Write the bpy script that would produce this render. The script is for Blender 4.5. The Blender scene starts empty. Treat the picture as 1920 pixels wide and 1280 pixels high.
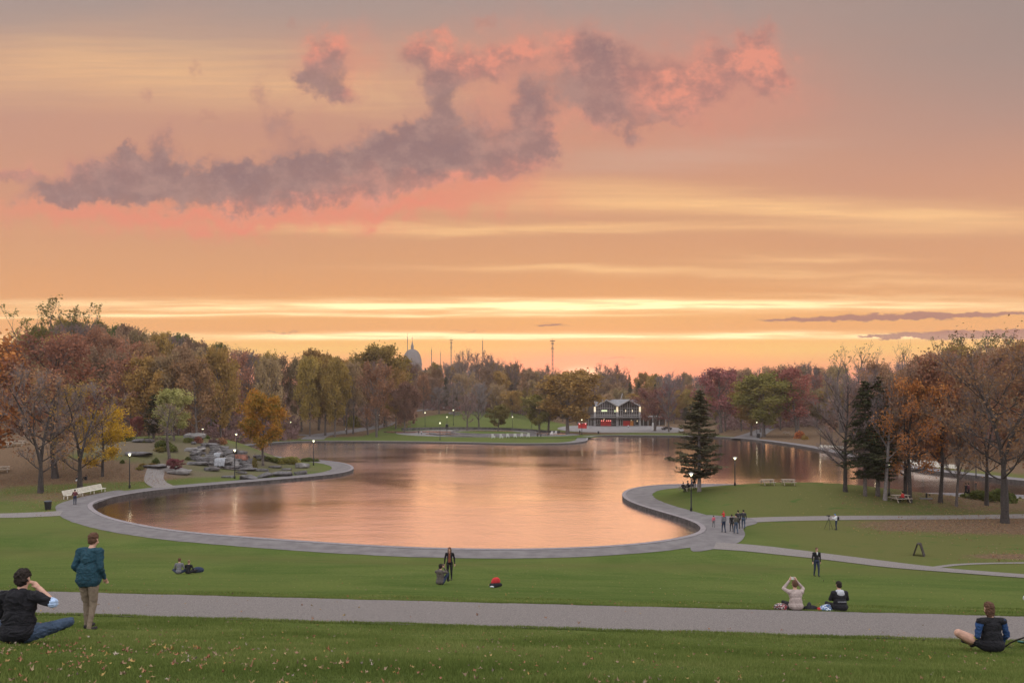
import bpy, bmesh, math, random
import numpy as np
from mathutils import Vector, Matrix
from mathutils.geometry import delaunay_2d_cdt
R = math.radians
sc = bpy.context.scene
COL = sc.collection

# ------------------------------------------------------------------ camera
EYE = 11.6; FPX = 1400.0; HY = 754.0; HAZE = .00016
cam_d = bpy.data.cameras.new('camera'); cam = bpy.data.objects.new('camera', cam_d); COL.objects.link(cam)
cam.location = (0, 0, EYE); cam.rotation_euler = (R(90), 0, 0)
cam_d.sensor_width = 36; cam_d.lens = FPX/1920*36; cam_d.shift_y = (HY-640)/1920
cam_d.clip_start = 0.1; cam_d.clip_end = 8000
sc.camera = cam
sc.view_settings.view_transform = 'Standard'; sc.view_settings.look = 'None'
sc.view_settings.gamma = 1; sc.view_settings.exposure = 0.0
sc.render.resolution_x = 1024; sc.render.resolution_y = 682

def lin(r, g, b):
    f = lambda c: (c/255/12.92) if c/255 <= 0.04045 else ((c/255+0.055)/1.055)**2.4
    return (f(r), f(g), f(b), 1)

# ------------------------------------------------------------------ node helper
class NT:
    def __init__(s, tree): s.t = tree; s.n = tree.nodes; s.l = tree.links
    def put(s, sock, v):
        if isinstance(v, bpy.types.NodeSocket): s.l.new(v, sock)
        else: sock.default_value = v
    def m(s, op, a, b=None, c=None, clamp=False):
        n = s.n.new('ShaderNodeMath'); n.operation = op; n.use_clamp = clamp
        s.put(n.inputs[0], a)
        if b is not None: s.put(n.inputs[1], b)
        if c is not None: s.put(n.inputs[2], c)
        return n.outputs[0]
    def v(s, op, a, b=None, c=None):
        n = s.n.new('ShaderNodeVectorMath'); n.operation = op
        s.put(n.inputs[0], a)
        if b is not None: s.put(n.inputs[1], b)
        if c is not None: s.put(n.inputs[2], c)
        return n.outputs['Value'] if op in ('DOT_PRODUCT', 'LENGTH') else n.outputs[0]
    def mr(s, x, a, b, c=0.0, d=1.0, t='SMOOTHSTEP'):
        n = s.n.new('ShaderNodeMapRange'); n.interpolation_type = t
        for i, q in enumerate((x, a, b, c, d)): s.put(n.inputs[i], q)
        return n.outputs[0]
    def mix(s, f, a, b, mode='MIX'):
        n = s.n.new('ShaderNodeMix'); n.data_type = 'RGBA'; n.blend_type = mode
        s.put(n.inputs[0], f); s.put(n.inputs[6], a); s.put(n.inputs[7], b)
        return n.outputs[2]
    def noise(s, vec, scale, detail=4, rough=0.5, dist=0.0, col=False):
        n = s.n.new('ShaderNodeTexNoise')
        if vec is not None: s.put(n.inputs['Vector'], vec)
        n.inputs['Scale'].default_value = scale; n.inputs['Detail'].default_value = detail
        n.inputs['Roughness'].default_value = rough; n.inputs['Distortion'].default_value = dist
        return n.outputs['Color'] if col else n.outputs[0]
    def ramp(s, f, stops, mode='LINEAR'):
        n = s.n.new('ShaderNodeValToRGB'); cr = n.color_ramp; cr.interpolation = mode
        while len(cr.elements) > 1: cr.elements.remove(cr.elements[-1])
        cr.elements[0].position = stops[0][0]; cr.elements[0].color = stops[0][1]
        for p, c in stops[1:]:
            e = cr.elements.new(p); e.color = c
        s.put(n.inputs[0], f); return n.outputs[0]
    def xyz(s, x, y, z):
        n = s.n.new('ShaderNodeCombineXYZ')
        for i, q in enumerate((x, y, z)): s.put(n.inputs[i], q)
        return n.outputs[0]
    def sep(s, v):
        n = s.n.new('ShaderNodeSeparateXYZ'); s.put(n.inputs[0], v); return n.outputs

# ------------------------------------------------------------------ sky (world)
SUN_AZ = math.atan(135/1400); SUN_EL = R(2.6)
world = bpy.data.worlds.new('World'); sc.world = world; world.use_nodes = True
wt = world.node_tree; wt.nodes.clear(); W = NT(wt)
tc = wt.nodes.new('ShaderNodeTexCoord').outputs['Generated']
dx, dy, dz = W.sep(tc)
q = W.m('MAXIMUM', dy, 0.2)
su = W.m('DIVIDE', dx, q); sv = W.m('DIVIDE', dz, q)
sv = W.m('MAXIMUM', sv, -0.02)
P0 = W.xyz(su, sv, 0)
def U(px): return (px-960)/FPX
def V(py): return (HY-py)/FPX
# soft wisps bend everything a little
wn = W.noise(W.v('MULTIPLY', P0, (1.5, 6.0, 1)), 2.0, 4, 0.5, 0.3)
vv = W.m('ADD', sv, W.m('MULTIPLY', W.m('SUBTRACT', wn, 0.5), W.mr(sv, 0.06, 0.4, 0.012, 0.10)))
def vr(py): return max(0, V(py))/0.8
base = W.ramp(W.m('DIVIDE', vv, 0.8), [
    (0.0, lin(214, 126, 106)), (vr(705), lin(250, 148, 112)), (vr(680), lin(255, 172, 108)), (vr(655), lin(255, 196, 104)), (vr(641), lin(255, 190, 98)),
    (vr(620), lin(243, 168, 94)), (vr(590), lin(243, 172, 98)), (vr(555), lin(229, 158, 96)), (vr(500), lin(219, 155, 106)),
    (vr(430), lin(212, 152, 112)), (vr(330), lin(205, 147, 118)), (vr(220), lin(196, 145, 124)),
    (vr(110), lin(186, 146, 130)), (vr(0), lin(166, 146, 139)), (0.8, lin(172, 160, 156)), (1.0, lin(190, 182, 178))])
# azimuth tint: greyer to the right up high
gr = W.m('MULTIPLY', W.mr(su, 0.1, 0.75), W.mr(sv, 0.25, 0.5))
base = W.mix(W.m('MULTIPLY', gr, 0.75), base, lin(152, 134, 129))
# yellow patch high on the left
def blob(P, px, py, rx, ry, w=1.0):
    d = W.v('MULTIPLY', W.v('SUBTRACT', P, (U(px), V(py), 0)), (FPX/rx, FPX/ry, 0))
    e = W.m('POWER', 2.718, W.m('MULTIPLY', W.v('DOT_PRODUCT', d, d), -1.0))
    return W.m('MULTIPLY', e, w) if w != 1 else e
def blobs(P, lst):
    s = None
    for a in lst:
        b = blob(P, *a); s = b if s is None else W.m('ADD', s, b)
    return s
sw = W.noise(W.v('MULTIPLY', P0, (0.9, 9.0, 1)), 3.0, 5, 0.55, 0.6, True)
Pw = W.v('ADD', P0, W.v('MULTIPLY', W.v('SUBTRACT', sw, (0.5, 0.5, 0.5)), (0.25, 0.035, 0)))
yel = blobs(Pw, [(220, 125, 420, 60, .42), (650, 170, 300, 40, .28), (1000, 430, 480, 9, .55), (1300, 385, 330, 16, .7), (1650, 400, 260, 10, .55), (1780, 420, 300, 20, .5), (1150, 355, 200, 20, .45),
                 (1500, 487, 160, 6, .5), (1100, 503, 300, 6, .6), (1450, 512, 260, 6, .5), (1750, 530, 260, 9, .45), (1700, 555, 300, 8, .5), (700, 420, 160, 10, .4)])
fine = W.noise(W.v('MULTIPLY', P0, (2.5, 60.0, 1)), 2.4, 5, 0.6, 0.2)
yel = W.m('MULTIPLY', yel, W.mr(fine, 0.2, 0.75, 0.75, 1.25))
base = W.mix(W.m('MINIMUM', yel, 0.95), base, lin(255, 201, 138))
# pale bluish wisp
base = W.mix(W.m('MULTIPLY', blobs(Pw, [(1230, 300, 220, 22), (1430, 270, 150, 14, .6)]), 0.35), base, lin(205, 178, 160))
# glowing bands near the horizon
sm = W.noise(W.v('MULTIPLY', P0, (1.0, 14.0, 1)), 2.2, 4, 0.55, 0.3)
vb = W.m('ADD', sv, W.m('MULTIPLY', W.m('SUBTRACT', sm, 0.5), 0.018))
def band(py, h): 
    d = W.m('MULTIPLY', W.m('SUBTRACT', vb, V(py)), FPX/h)
    return W.m('POWER', 2.718, W.m('MULTIPLY', W.m('MULTIPLY', d, d), -1.0))
xg = W.m('POWER', 2.718, W.m('MULTIPLY', W.m('POWER', W.m('ABSOLUTE', W.m('MULTIPLY', W.m('SUBTRACT', su, U(1060)), 1400/720)), 2.0), -1.0))
b1 = W.m('MULTIPLY', band(573, 10), W.m('MULTIPLY_ADD', xg, 1.0, 0.16))
b2 = W.m('MULTIPLY', band(630, 6), W.m('MULTIPLY_ADD', xg, 1.2, 0.12))
b3 = W.m('MULTIPLY', band(591, 4), W.m('MULTIPLY', W.mr(su, 0.35, -0.1, 0.0, 1.0), 0.6))
bb = W.m('MULTIPLY', W.m('ADD', W.m('ADD', b1, b2), b3), W.mr(fine, 0.3, 0.66, 0.35, 1.25))
base = W.mix(W.m('MINIMUM', bb, 1.0), base, lin(304, 268, 200))
# glow round the set sun
glow = blobs(P0, [(1095, 700, 100, 30, 1.0), (1085, 695, 240, 46, .75)])
base = W.mix(W.m('MINIMUM', glow, 0.9), base, lin(290, 176, 132))
base = W.mix(blob(P0, 1093, 701, 30, 10, .95), base, lin(330, 270, 220))
# the big cloud
n1 = W.noise(W.v('MULTIPLY', P0, (1, 1.5, 1)), 6.0, 3, 0.5, 0.0, True)
n2 = W.noise(W.v('MULTIPLY', P0, (1.15, 1.1, 1)), 22.0, 9, 0.62, 0.0, True)
Pc = W.v('ADD', P0, W.v('MULTIPLY', W.v('SUBTRACT', n1, (.5, .5, .5)), (0.06, 0.04, 0)))
Pc = W.v('ADD', Pc, W.v('MULTIPLY', W.v('SUBTRACT', n2, (.5, .5, .5)), (0.085, 0.085, 0)))
big = blobs(Pc, [(30, 325, 60, 14, .8), (90, 365, 70, 24, .9), (170, 350, 90, 34, 1.1), (270, 335, 100, 44, 1.2), (310, 268, 26, 40, .6), (230, 285, 30, 16, .8), (430, 345, 120, 48, 1.5), (560, 345, 120, 50, 1.5), (690, 330, 110, 46, 1.5),
                 (790, 300, 100, 52, 1.5), (900, 300, 90, 42, 1.3), (980, 285, 50, 50, .9), (825, 205, 36, 70, 1.0), (775, 240, 46, 26, .8), (785, 98, 58, 38, .95), (870, 110, 70, 40, .8), (850, 150, 40, 36, .6),
                 (1000, 215, 40, 66, 1.1), (1020, 265, 30, 30, .7), (995, 95, 40, 36, .8), (940, 120, 44, 24, .6), (1112, 125, 44, 80, 1.4), (1125, 200, 50, 50, 1.0), (1060, 100, 30, 40, .7), (1060, 165, 40, 36, .6), (1200, 125, 60, 50, .85), (1240, 185, 70, 44, 1.0), (1310, 125, 70, 50, 1.0), (1330, 180, 70, 36, .8), (1430, 88, 46, 40, 1.05), (1440, 140, 52, 36, .85), (1390, 120, 50, 40, .8), (905, 235, 34, 46, .5), (930, 170, 60, 60, .42), (700, 250, 40, 24, .4), (1180, 235, 50, 24, .5),
                 (612, 98, 44, 38, 1.1), (640, 162, 50, 34, 1.15), (575, 140, 34, 26, .8), (492, 175, 26, 36, .6), (530, 225, 36, 26, .65), (560, 262, 60, 22, .5), (370, 130, 12, 26, .5), (385, 222, 50, 16, .5), (262, 190, 18, 20, .5), (545, 40, 9, 20, .5), (925, 40, 22, 14, .55), (1260, 232, 60, 12, .45)])
fn = W.noise(W.v('MULTIPLY', P0, (1, 1.2, 1)), 30.0, 10, 0.66)
fn3 = W.noise(W.v('MULTIPLY', P0, (1.1, 1.5, 1)), 9.0, 6, 0.6)
den = W.m('ADD', big, W.m('ADD', W.m('MULTIPLY', W.m('SUBTRACT', fn, 0.5), 0.8), W.m('MULTIPLY', W.m('SUBTRACT', fn3, 0.5), 0.7)))
calpha = W.m('MULTIPLY', W.mr(den, 0.08, 1.12, 0.0, 0.96), W.mr(fn, .3, .6, .85, 1.03), None, True)
veil = W.m('MULTIPLY', blobs(Pc, [(120, 360, 170, 60, .5), (450, 330, 260, 90, .45), (800, 230, 150, 150, .5), (1000, 170, 170, 130, .6), (1280, 150, 220, 100, .7), (600, 150, 130, 80, .5), (520, 240, 120, 60, .4)]), W.mr(W.m('ADD', W.m('MULTIPLY', fn, .4), W.m('MULTIPLY', fn3, .6)), .36, .66, 0.0, .62))
calpha = W.m('MAXIMUM', calpha, veil)
big2 = blobs(Pc, [(60, 320, 120, 20, .5), (90, 395, 120, 14, .7), (250, 390, 90, 12, .6), (420, 402, 150, 14, 1.0), (600, 390, 150, 16, 1.1), (760, 368, 110, 18, 1.1), (880, 345, 80, 20, 1.0), (980, 310, 70, 24, .9),
                  (612, 82, 50, 30, 1.0), (668, 150, 20, 24, .9), (785, 82, 70, 30, 1.1), (890, 105, 80, 40, .9), (995, 85, 60, 44, .9), (1145, 55, 26, 24, .9), (1060, 90, 34, 44, .7), (1230, 160, 80, 60, .6), (1320, 150, 110, 80, .75), (1440, 110, 70, 60, .95), (930, 190, 44, 60, .6), (1070, 240, 60, 24, .8), (760, 330, 140, 16, .3)])
rosy = W.m('MINIMUM', W.m('ADD', W.m('MULTIPLY', W.m('MULTIPLY', big2, W.mr(fn3, .36, .62, .5, 1.1)), W.mr(fn, 0.32, 0.66, 0.35, 1.2)), W.mr(den, 1.0, 0.3, 0.0, 0.42)), 1.0)
cc = W.mix(W.m('MULTIPLY', rosy, 0.86), W.mix(W.mr(W.m('ADD', fn, W.m('MULTIPLY', W.m('SUBTRACT', fn3, .5), .8)), 0.35, 0.68), lin(136, 106, 109), lin(168, 130, 122)), lin(233, 146, 122))
base = W.mix(calpha, base, cc)
# rosy fringe light bleeding under the cloud
base = W.mix(W.m('MULTIPLY', W.m('MINIMUM', blobs(Pc, [(420, 408, 250, 24, .9), (700, 386, 230, 22, .95), (900, 350, 120, 26, .7), (120, 392, 150, 26, .6), (1300, 165, 190, 100, .45), (1000, 150, 120, 90, .45), (640, 110, 70, 50, .4)]), 1.0), W.m('SUBTRACT', 1.0, calpha)), base, lin(232, 136, 112))
# dark thin cloud bars low on the right
ns = W.noise(W.v('MULTIPLY', P0, (14, 40, 1)), 3.0, 8, 0.65, 0.0, True)
Ps = W.v('ADD', P0, W.v('MULTIPLY', W.v('SUBTRACT', ns, (.5, .5, .5)), (0.05, 0.017, 0)))
bar = blobs(Ps, [(1490, 601, 80, 3.5, .9), (1600, 597, 110, 4.5, 1.1), (1740, 592, 130, 6, 1.1), (1900, 588, 110, 4, .8), (1660, 631, 60, 3.5, .9), (1760, 628, 100, 6, 1.2), (1890, 626, 120, 8, 1.3), (2050, 624, 140, 9, 1.2),
                 (1030, 609, 42, 3, .9), (880, 619, 50, 1.6, .6), (1160, 671, 60, 1.8, .6), (520, 622, 70, 2, .6)])
base = W.mix(W.mr(bar, 0.28, 0.8, 0.0, 0.9), base, lin(164, 106, 98))
# behind the viewer and overhead: brighter, cooler dusk sky that lights the park
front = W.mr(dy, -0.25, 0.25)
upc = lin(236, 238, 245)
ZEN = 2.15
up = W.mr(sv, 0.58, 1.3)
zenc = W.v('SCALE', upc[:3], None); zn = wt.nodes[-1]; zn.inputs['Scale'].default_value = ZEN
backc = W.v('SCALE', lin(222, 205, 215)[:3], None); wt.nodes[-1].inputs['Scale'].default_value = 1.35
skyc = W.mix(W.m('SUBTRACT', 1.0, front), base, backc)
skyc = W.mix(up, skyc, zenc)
nish = wt.nodes.new('ShaderNodeTexSky'); nish.sky_type = 'NISHITA'; nish.sun_disc = False
nish.sun_elevation = SUN_EL; nish.sun_rotation = SUN_AZ; nish.altitude = 200
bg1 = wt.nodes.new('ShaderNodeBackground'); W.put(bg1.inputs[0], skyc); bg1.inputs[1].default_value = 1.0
bg2 = wt.nodes.new('ShaderNodeBackground'); W.put(bg2.inputs[0], nish.outputs[0]); bg2.inputs[1].default_value = 0.003
ad = wt.nodes.new('ShaderNodeAddShader'); wt.links.new(bg1.outputs[0], ad.inputs[0]); wt.links.new(bg2.outputs[0], ad.inputs[1])
wo = wt.nodes.new('ShaderNodeOutputWorld'); wt.links.new(ad.outputs[0], wo.inputs[0])
world.cycles.sampling_method = 'MANUAL'; world.cycles.sample_map_resolution = 512

sun_d = bpy.data.lights.new('sun', 'SUN'); sun_d.energy = 0.3; sun_d.angle = R(60); sun_d.color = (1.0, 0.55, 0.32)
sun = bpy.data.objects.new('sun', sun_d); COL.objects.link(sun)
sd = Vector((math.sin(SUN_AZ)*math.cos(SUN_EL), math.cos(SUN_AZ)*math.cos(SUN_EL), math.sin(SUN_EL)))
sun.rotation_euler = sd.to_track_quat('Z', 'Y').to_euler()

# ------------------------------------------------------------------ object helpers
def tag(o, label=None, cat=None, group=None, kind=None):
    if label: o['label'] = label
    if cat: o['category'] = cat
    if group: o['group'] = group
    if kind: o['kind'] = kind
    return o
def link(o, parent=None):
    COL.objects.link(o)
    if parent is not None: o.parent = parent
    return o
def empty(name, loc, rz=0, label=None, cat=None, group=None):
    o = bpy.data.objects.new(name, None); COL.objects.link(o); o.empty_display_size = .3
    o.location = loc; o.rotation_euler = (0, 0, rz)
    return tag(o, label, cat, group)
def mesh_np(name, verts, faces, mats=(), mi=None, smooth=False):
    """faces: (n,k) int array or list of lists"""
    me = bpy.data.meshes.new(name)
    verts = np.asarray(verts, dtype=np.float32)
    if isinstance(faces, np.ndarray):
        n, k = faces.shape
        me.vertices.add(len(verts)); me.vertices.foreach_set('co', verts.ravel())
        me.loops.add(n*k); me.loops.foreach_set('vertex_index', faces.astype(np.int32).ravel())
        me.polygons.add(n); me.polygons.foreach_set('loop_start', np.arange(0, n*k, k, dtype=np.int32))
        try: me.polygons.foreach_set('loop_total', np.full(n, k, dtype=np.int32))
        except Exception: pass
        me.update(calc_edges=True)
    else:
        me.from_pydata([tuple(v) for v in verts], [], [tuple(f) for f in faces])
    for m in mats: me.materials.append(m)
    if mi is not None: me.polygons.foreach_set('material_index', np.asarray(mi, dtype=np.int32))
    me.polygons.foreach_set('use_smooth', np.full(len(me.polygons), smooth))
    me.update()
    return me
def ob_me(name, me, parent=None, loc=None):
    o = bpy.data.objects.new(name, me); link(o, parent)
    if loc: o.location = loc
    return o
class MB:
    """collects simple shapes into ONE mesh"""
    def __init__(s): s.v = []; s.f = []; s.mi = []
    def add(s, vs, fs, m=0):
        k = len(s.v); s.v += [tuple(v) for v in vs]; s.f += [tuple(i+k for i in f) for f in fs]; s.mi += [m]*len(fs); return s
    def box(s, c, d, rz=0, m=0, M=None):
        hx, hy, hz = d[0]/2, d[1]/2, d[2]/2
        vs = [Vector((x, y, z)) for x in (-hx, hx) for y in (-hy, hy) for z in (-hz, hz)]
        T = Matrix.Translation(c) @ (Matrix.Rotation(rz, 4, 'Z') if M is None else M)
        vs = [T @ v for v in vs]
        return s.add(vs, [(0, 1, 3, 2), (4, 6, 7, 5), (0, 4, 5, 1), (2, 3, 7, 6), (0, 2, 6, 4), (1, 5, 7, 3)], m)
    def bar(s, a, b, w, h=None, m=0):
        a = Vector(a); b = Vector(b); h = h or w; d = (b-a)
        qd = d.to_track_quat('Z', 'Y').to_matrix().to_4x4()
        return s.box((a+b)/2, (w, h, d.length), M=qd, m=m)
    def tube(s, pts, rs, n=8, m=0, caps=True):
        pts = [Vector(p) for p in pts]
        if not hasattr(rs, '__len__'): rs = [rs]*len(pts)
        k = len(s.v); fr = None
        for i, p in enumerate(pts):
            t = (pts[min(i+1, len(pts)-1)]-pts[max(i-1, 0)]).normalized()
            if fr is None: fr = t.orthogonal().normalized()
            fr = (fr - t*fr.dot(t)).normalized(); b = t.cross(fr)
            for j in range(n):
                a = 2*math.pi*j/n; s.v.append(tuple(p+(fr*math.cos(a)+b*math.sin(a))*rs[i]))
        for i in range(len(pts)-1):
            for j in range(n):
                s.f.append((k+i*n+j, k+i*n+(j+1) % n, k+(i+1)*n+(j+1) % n, k+(i+1)*n+j)); s.mi.append(m)
        if caps:
            s.f.append(tuple(k+j for j in reversed(range(n)))); s.mi.append(m)
            s.f.append(tuple(k+(len(pts)-1)*n+j for j in range(n))); s.mi.append(m)
        return s
    def lathe(s, prof, c=(0, 0, 0), n=16, m=0):
        k = len(s.v)
        for r, z in prof:
            for j in range(n):
                a = 2*math.pi*j/n; s.v.append((c[0]+r*math.cos(a), c[1]+r*math.sin(a), c[2]+z))
        for i in range(len(prof)-1):
            for j in range(n):
                s.f.append((k+i*n+j, k+i*n+(j+1) % n, k+(i+1)*n+(j+1) % n, k+(i+1)*n+j)); s.mi.append(m)
        s.f.append(tuple(k+j for j in reversed(range(n)))); s.mi.append(m)
        s.f.append(tuple(k+(len(prof)-1)*n+j for j in range(n))); s.mi.append(m)
        return s
    def build(s, name, mats, parent=None, smooth=False, bevel=0, loc=None):
        if not isinstance(mats, (list, tuple)): mats = [mats]
        me = mesh_np(name, s.v, s.f, mats, s.mi, smooth)
        o = ob_me(name, me, parent, loc)
        if bevel:
            b = o.modifiers.new('bevel', 'BEVEL'); b.width = bevel; b.segments = 2; b.limit_method = 'ANGLE'
        return o
def copy_tree(o, parent=None):
    c = o.copy(); COL.objects.link(c); c.parent = parent
    for ch in list(o.children): copy_tree(ch, c)
    return c

# ------------------------------------------------------------------ materials
def mat(name, col, rough=0.8, var=0.25, scale=5.0, bump=0.0, bscale=None, metal=0.0, spec=0.3, col2=None, coord='Object'):
    m = bpy.data.materials.new(name); m.use_nodes = True; t = m.node_tree; N = NT(t)
    p = t.nodes['Principled BSDF']; co = t.nodes.new('ShaderNodeTexCoord').outputs[coord]
    nz = N.noise(co, scale, 5, 0.6)
    c1 = tuple(c*(1-var) for c in col[:3])+(1,); c2 = tuple(min(1, c*(1+var)) for c in (col2 or col)[:3])+(1,)
    N.put(p.inputs['Base Color'], N.mix(N.mr(nz, 0.3, 0.7), c1, c2))
    p.inputs['Roughness'].default_value = rough; p.inputs['Metallic'].default_value = metal
    p.inputs['Specular IOR Level'].default_value = spec
    if bump:
        b = t.nodes.new('ShaderNodeBump'); b.inputs['Strength'].default_value = bump; b.inputs['Distance'].default_value = 0.05
        N.put(b.inputs['Height'], N.noise(co, bscale or scale*4, 6, 0.6)); t.links.new(b.outputs[0], p.inputs['Normal'])
    return m
def emat(name, col, strength):
    m = bpy.data.materials.new(name); m.use_nodes = True; t = m.node_tree; p = t.nodes['Principled BSDF']
    p.inputs['Base Color'].default_value = (.8, .8, .7, 1)
    p.inputs['Emission Color'].default_value = tuple(col[:3])+(1,); p.inputs['Emission Strength'].default_value = strength
    return m
def leafmat(name, c1, c2, c3=None, trans=0.3, vs=0.25):
    m = bpy.data.materials.new(name); m.use_nodes = True; t = m.node_tree; t.nodes.clear(); N = NT(t)
    g = t.nodes.new('ShaderNodeNewGeometry'); oi = t.nodes.new('ShaderNodeObjectInfo')
    co = t.nodes.new('ShaderNodeTexCoord').outputs['Object']
    big = N.noise(co, vs, 3, 0.6)
    f = N.m('ADD', N.m('MULTIPLY', g.outputs['Random Per Island'], 0.45), N.m('MULTIPLY', N.mr(big, 0.3, 0.7), 0.55))
    st = [(0.0, tuple(c1)+(1,)), (0.55, tuple(c2)+(1,))] + ([(1.0, tuple(c3)+(1,))] if c3 else [])
    c = N.ramp(f, st)
    hs = t.nodes.new('ShaderNodeHueSaturation'); N.put(hs.inputs['Color'], c)
    N.put(hs.inputs['Hue'], N.mr(oi.outputs['Random'], 0, 1, 0.485, 0.515, 'LINEAR')); N.put(hs.inputs['Value'], N.mr(N.m('FRACT', N.m('MULTIPLY', oi.outputs['Random'], 7.3)), 0, 1, 0.8, 1.25, 'LINEAR'))
    d = t.nodes.new('ShaderNodeBsdfDiffuse'); tr = t.nodes.new('ShaderNodeBsdfTranslucent')
    t.links.new(hs.outputs[0], d.inputs[0]); t.links.new(hs.outputs[0], tr.inputs[0])
    mx = t.nodes.new('ShaderNodeMixShader'); mx.inputs[0].default_value = trans
    t.links.new(d.outputs[0], mx.inputs[1]); t.links.new(tr.outputs[0], mx.inputs[2])
    o = t.nodes.new('ShaderNodeOutputMaterial'); t.links.new(mx.outputs[0], o.inputs[0])
    return m

M = {}
M['bark'] = mat('bark', (.10, .08, .07), .95, .35, 6, .5, 30)
M['bark_dark'] = mat('bark_dark', (.045, .036, .032), .95, .35, 6, .5, 30)
M['bark_grey'] = mat('bark_grey', (.17, .145, .135), .95, .3, 6, .5, 30)
M['asphalt'] = mat('asphalt', (.122, .108, .108), .9, .16, .8, .25, 40, col2=(.13, .118, .114))
mgv = mat('gravel', (.15, .13, .12), .95, .2, 55, .9, 70); t = mgv.node_tree; N = NT(t); co = t.nodes.new('ShaderNodeTexCoord').outputs['Object']
g_a = N.mix(N.mr(N.noise(co, 38, 3, .7), .32, .68), (.075, .064, .058, 1), (.30, .265, .245, 1)); g_b = N.mr(N.noise(N.v('MULTIPLY', co, (.5, 2.2, 1)), .9, 6, .65, .6), .35, .68)
N.put(t.nodes['Principled BSDF'].inputs['Base Color'], N.mix(N.m('MULTIPLY', g_b, .5), g_a, (.19, .165, .15, 1))); M['gravel'] = mgv
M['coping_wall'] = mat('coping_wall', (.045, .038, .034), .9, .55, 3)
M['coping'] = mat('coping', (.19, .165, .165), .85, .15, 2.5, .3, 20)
M['concrete'] = mat('concrete', (.165, .15, .145), .85, .2, .6, .3, 10)
M['rock'] = mat('rock', (.095, .086, .084), .85, .5, 1.2, .8, 6)
M['rock_pale'] = mat('rock_pale', (.17, .155, .145), .85, .35, 1.2, .8, 6)
M['rock_red'] = mat('rock_red', (.22, .09, .06), .85, .4, 1.2, .8, 6)
M['cream'] = mat('cream_paint', (.56, .52, .44), .6, .12, 3)
M['wood'] = mat('weathered_wood', (.33, .27, .21), .8, .25, 8, .3)
M['black'] = mat('black_metal', (.012, .012, .013), .45, .2, 5)
M['steel'] = mat('steel', (.35, .35, .36), .35, .1, 5, metal=.8)
M['mast'] = mat('mast_steel', (.10, .07, .06), .7, .2, .1)
M['copper'] = mat('dome_copper', (.11, .10, .10), .7, .12, .06)
M['stone'] = mat('dome_stone', (.16, .14, .13), .8, .1, .1)
M['white'] = mat('white_paint', (.62, .6, .57), .6, .08, 3)
M['pavwhite'] = mat('pavilion_frame', (.30, .275, .26), .6, .1, 2)
M['roofm'] = mat('roof_panel', (.17, .165, .17), .6, .15, .8)
M['red'] = mat('red_panel', (.42, .018, .016), .5, .12, 1)
M['orange'] = mat('orange_panel', (.5, .17, .02), .5, .12, 1)
M['brownwall'] = mat('brown_wall', (.06, .045, .04), .8, .3, 1)
def glassy(name, col, rough=.08):
    m = mat(name, col, rough, .3, .6, spec=.6); return m
M['glass'] = glassy('window_glass', (.035, .03, .028))
M['lamp'] = emat('lamp_light', (1.0, .93, .55), 3.2)
M['warm'] = emat('warm_light', (1.0, .70, .32), .7)
M['greenlight'] = emat('green_light', (.75, .9, .35), 1.0)
M['redlight'] = emat('red_light', (1.0, .12, .08), 1.2)

# water
mw = bpy.data.materials.new('lake_water'); mw.use_nodes = True; t = mw.node_tree; t.nodes.clear(); N = NT(t)
co = t.nodes.new('ShaderNodeTexCoord').outputs['Object']
px_, py_, pz_ = N.sep(co)
patch = N.noise(N.v('MULTIPLY', co, (.018, .03, 1)), 1.0, 4, .6, .8)
calm = N.m('MAXIMUM', N.mr(px_, 22, 48), N.m('MULTIPLY', N.mr(px_, -36, -46), N.mr(py_, 110, 95)))      # sheltered coves
patch = N.m('MULTIPLY', N.mr(patch, .34, .60), N.m('SUBTRACT', 1.0, N.m('MULTIPLY', calm, .8)))
r1 = N.noise(N.v('MULTIPLY', co, (.8, 1.9, 1)), 1.0, 5, .6, .4)
r2 = N.noise(N.v('MULTIPLY', co, (.16, .4, 1)), 1.0, 3, .5)
bp = t.nodes.new('ShaderNodeBump'); bp.inputs['Distance'].default_value = .035
N.put(bp.inputs['Strength'], N.mr(patch, 0, 1, .35, .9, 'LINEAR')); N.put(bp.inputs['Height'], N.m('ADD', r1, N.m('MULTIPLY', r2, 1.6)))
gl = t.nodes.new('ShaderNodeBsdfGlossy'); gl.inputs[0].default_value = (1.0, .88, .86, 1); N.put(gl.inputs['Roughness'], N.m('ADD', N.mr(calm, 0, 1, .12, .06, 'LINEAR'), N.m('MULTIPLY', patch, .08)))
df = t.nodes.new('ShaderNodeBsdfDiffuse'); df.inputs[0].default_value = (.06, .06, .045, 1)
fr = t.nodes.new('ShaderNodeFresnel'); fr.inputs[0].default_value = 1.6
t.links.new(bp.outputs[0], gl.inputs['Normal'])
mx = t.nodes.new('ShaderNodeMixShader'); N.put(mx.inputs[0], N.mr(fr.outputs[0], .05, .5, .5, .93))
t.links.new(df.outputs[0], mx.inputs[1]); t.links.new(gl.outputs[0], mx.inputs[2])
o = t.nodes.new('ShaderNodeOutputMaterial'); t.links.new(mx.outputs[0], o.inputs[0]); M['water'] = mw

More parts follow.
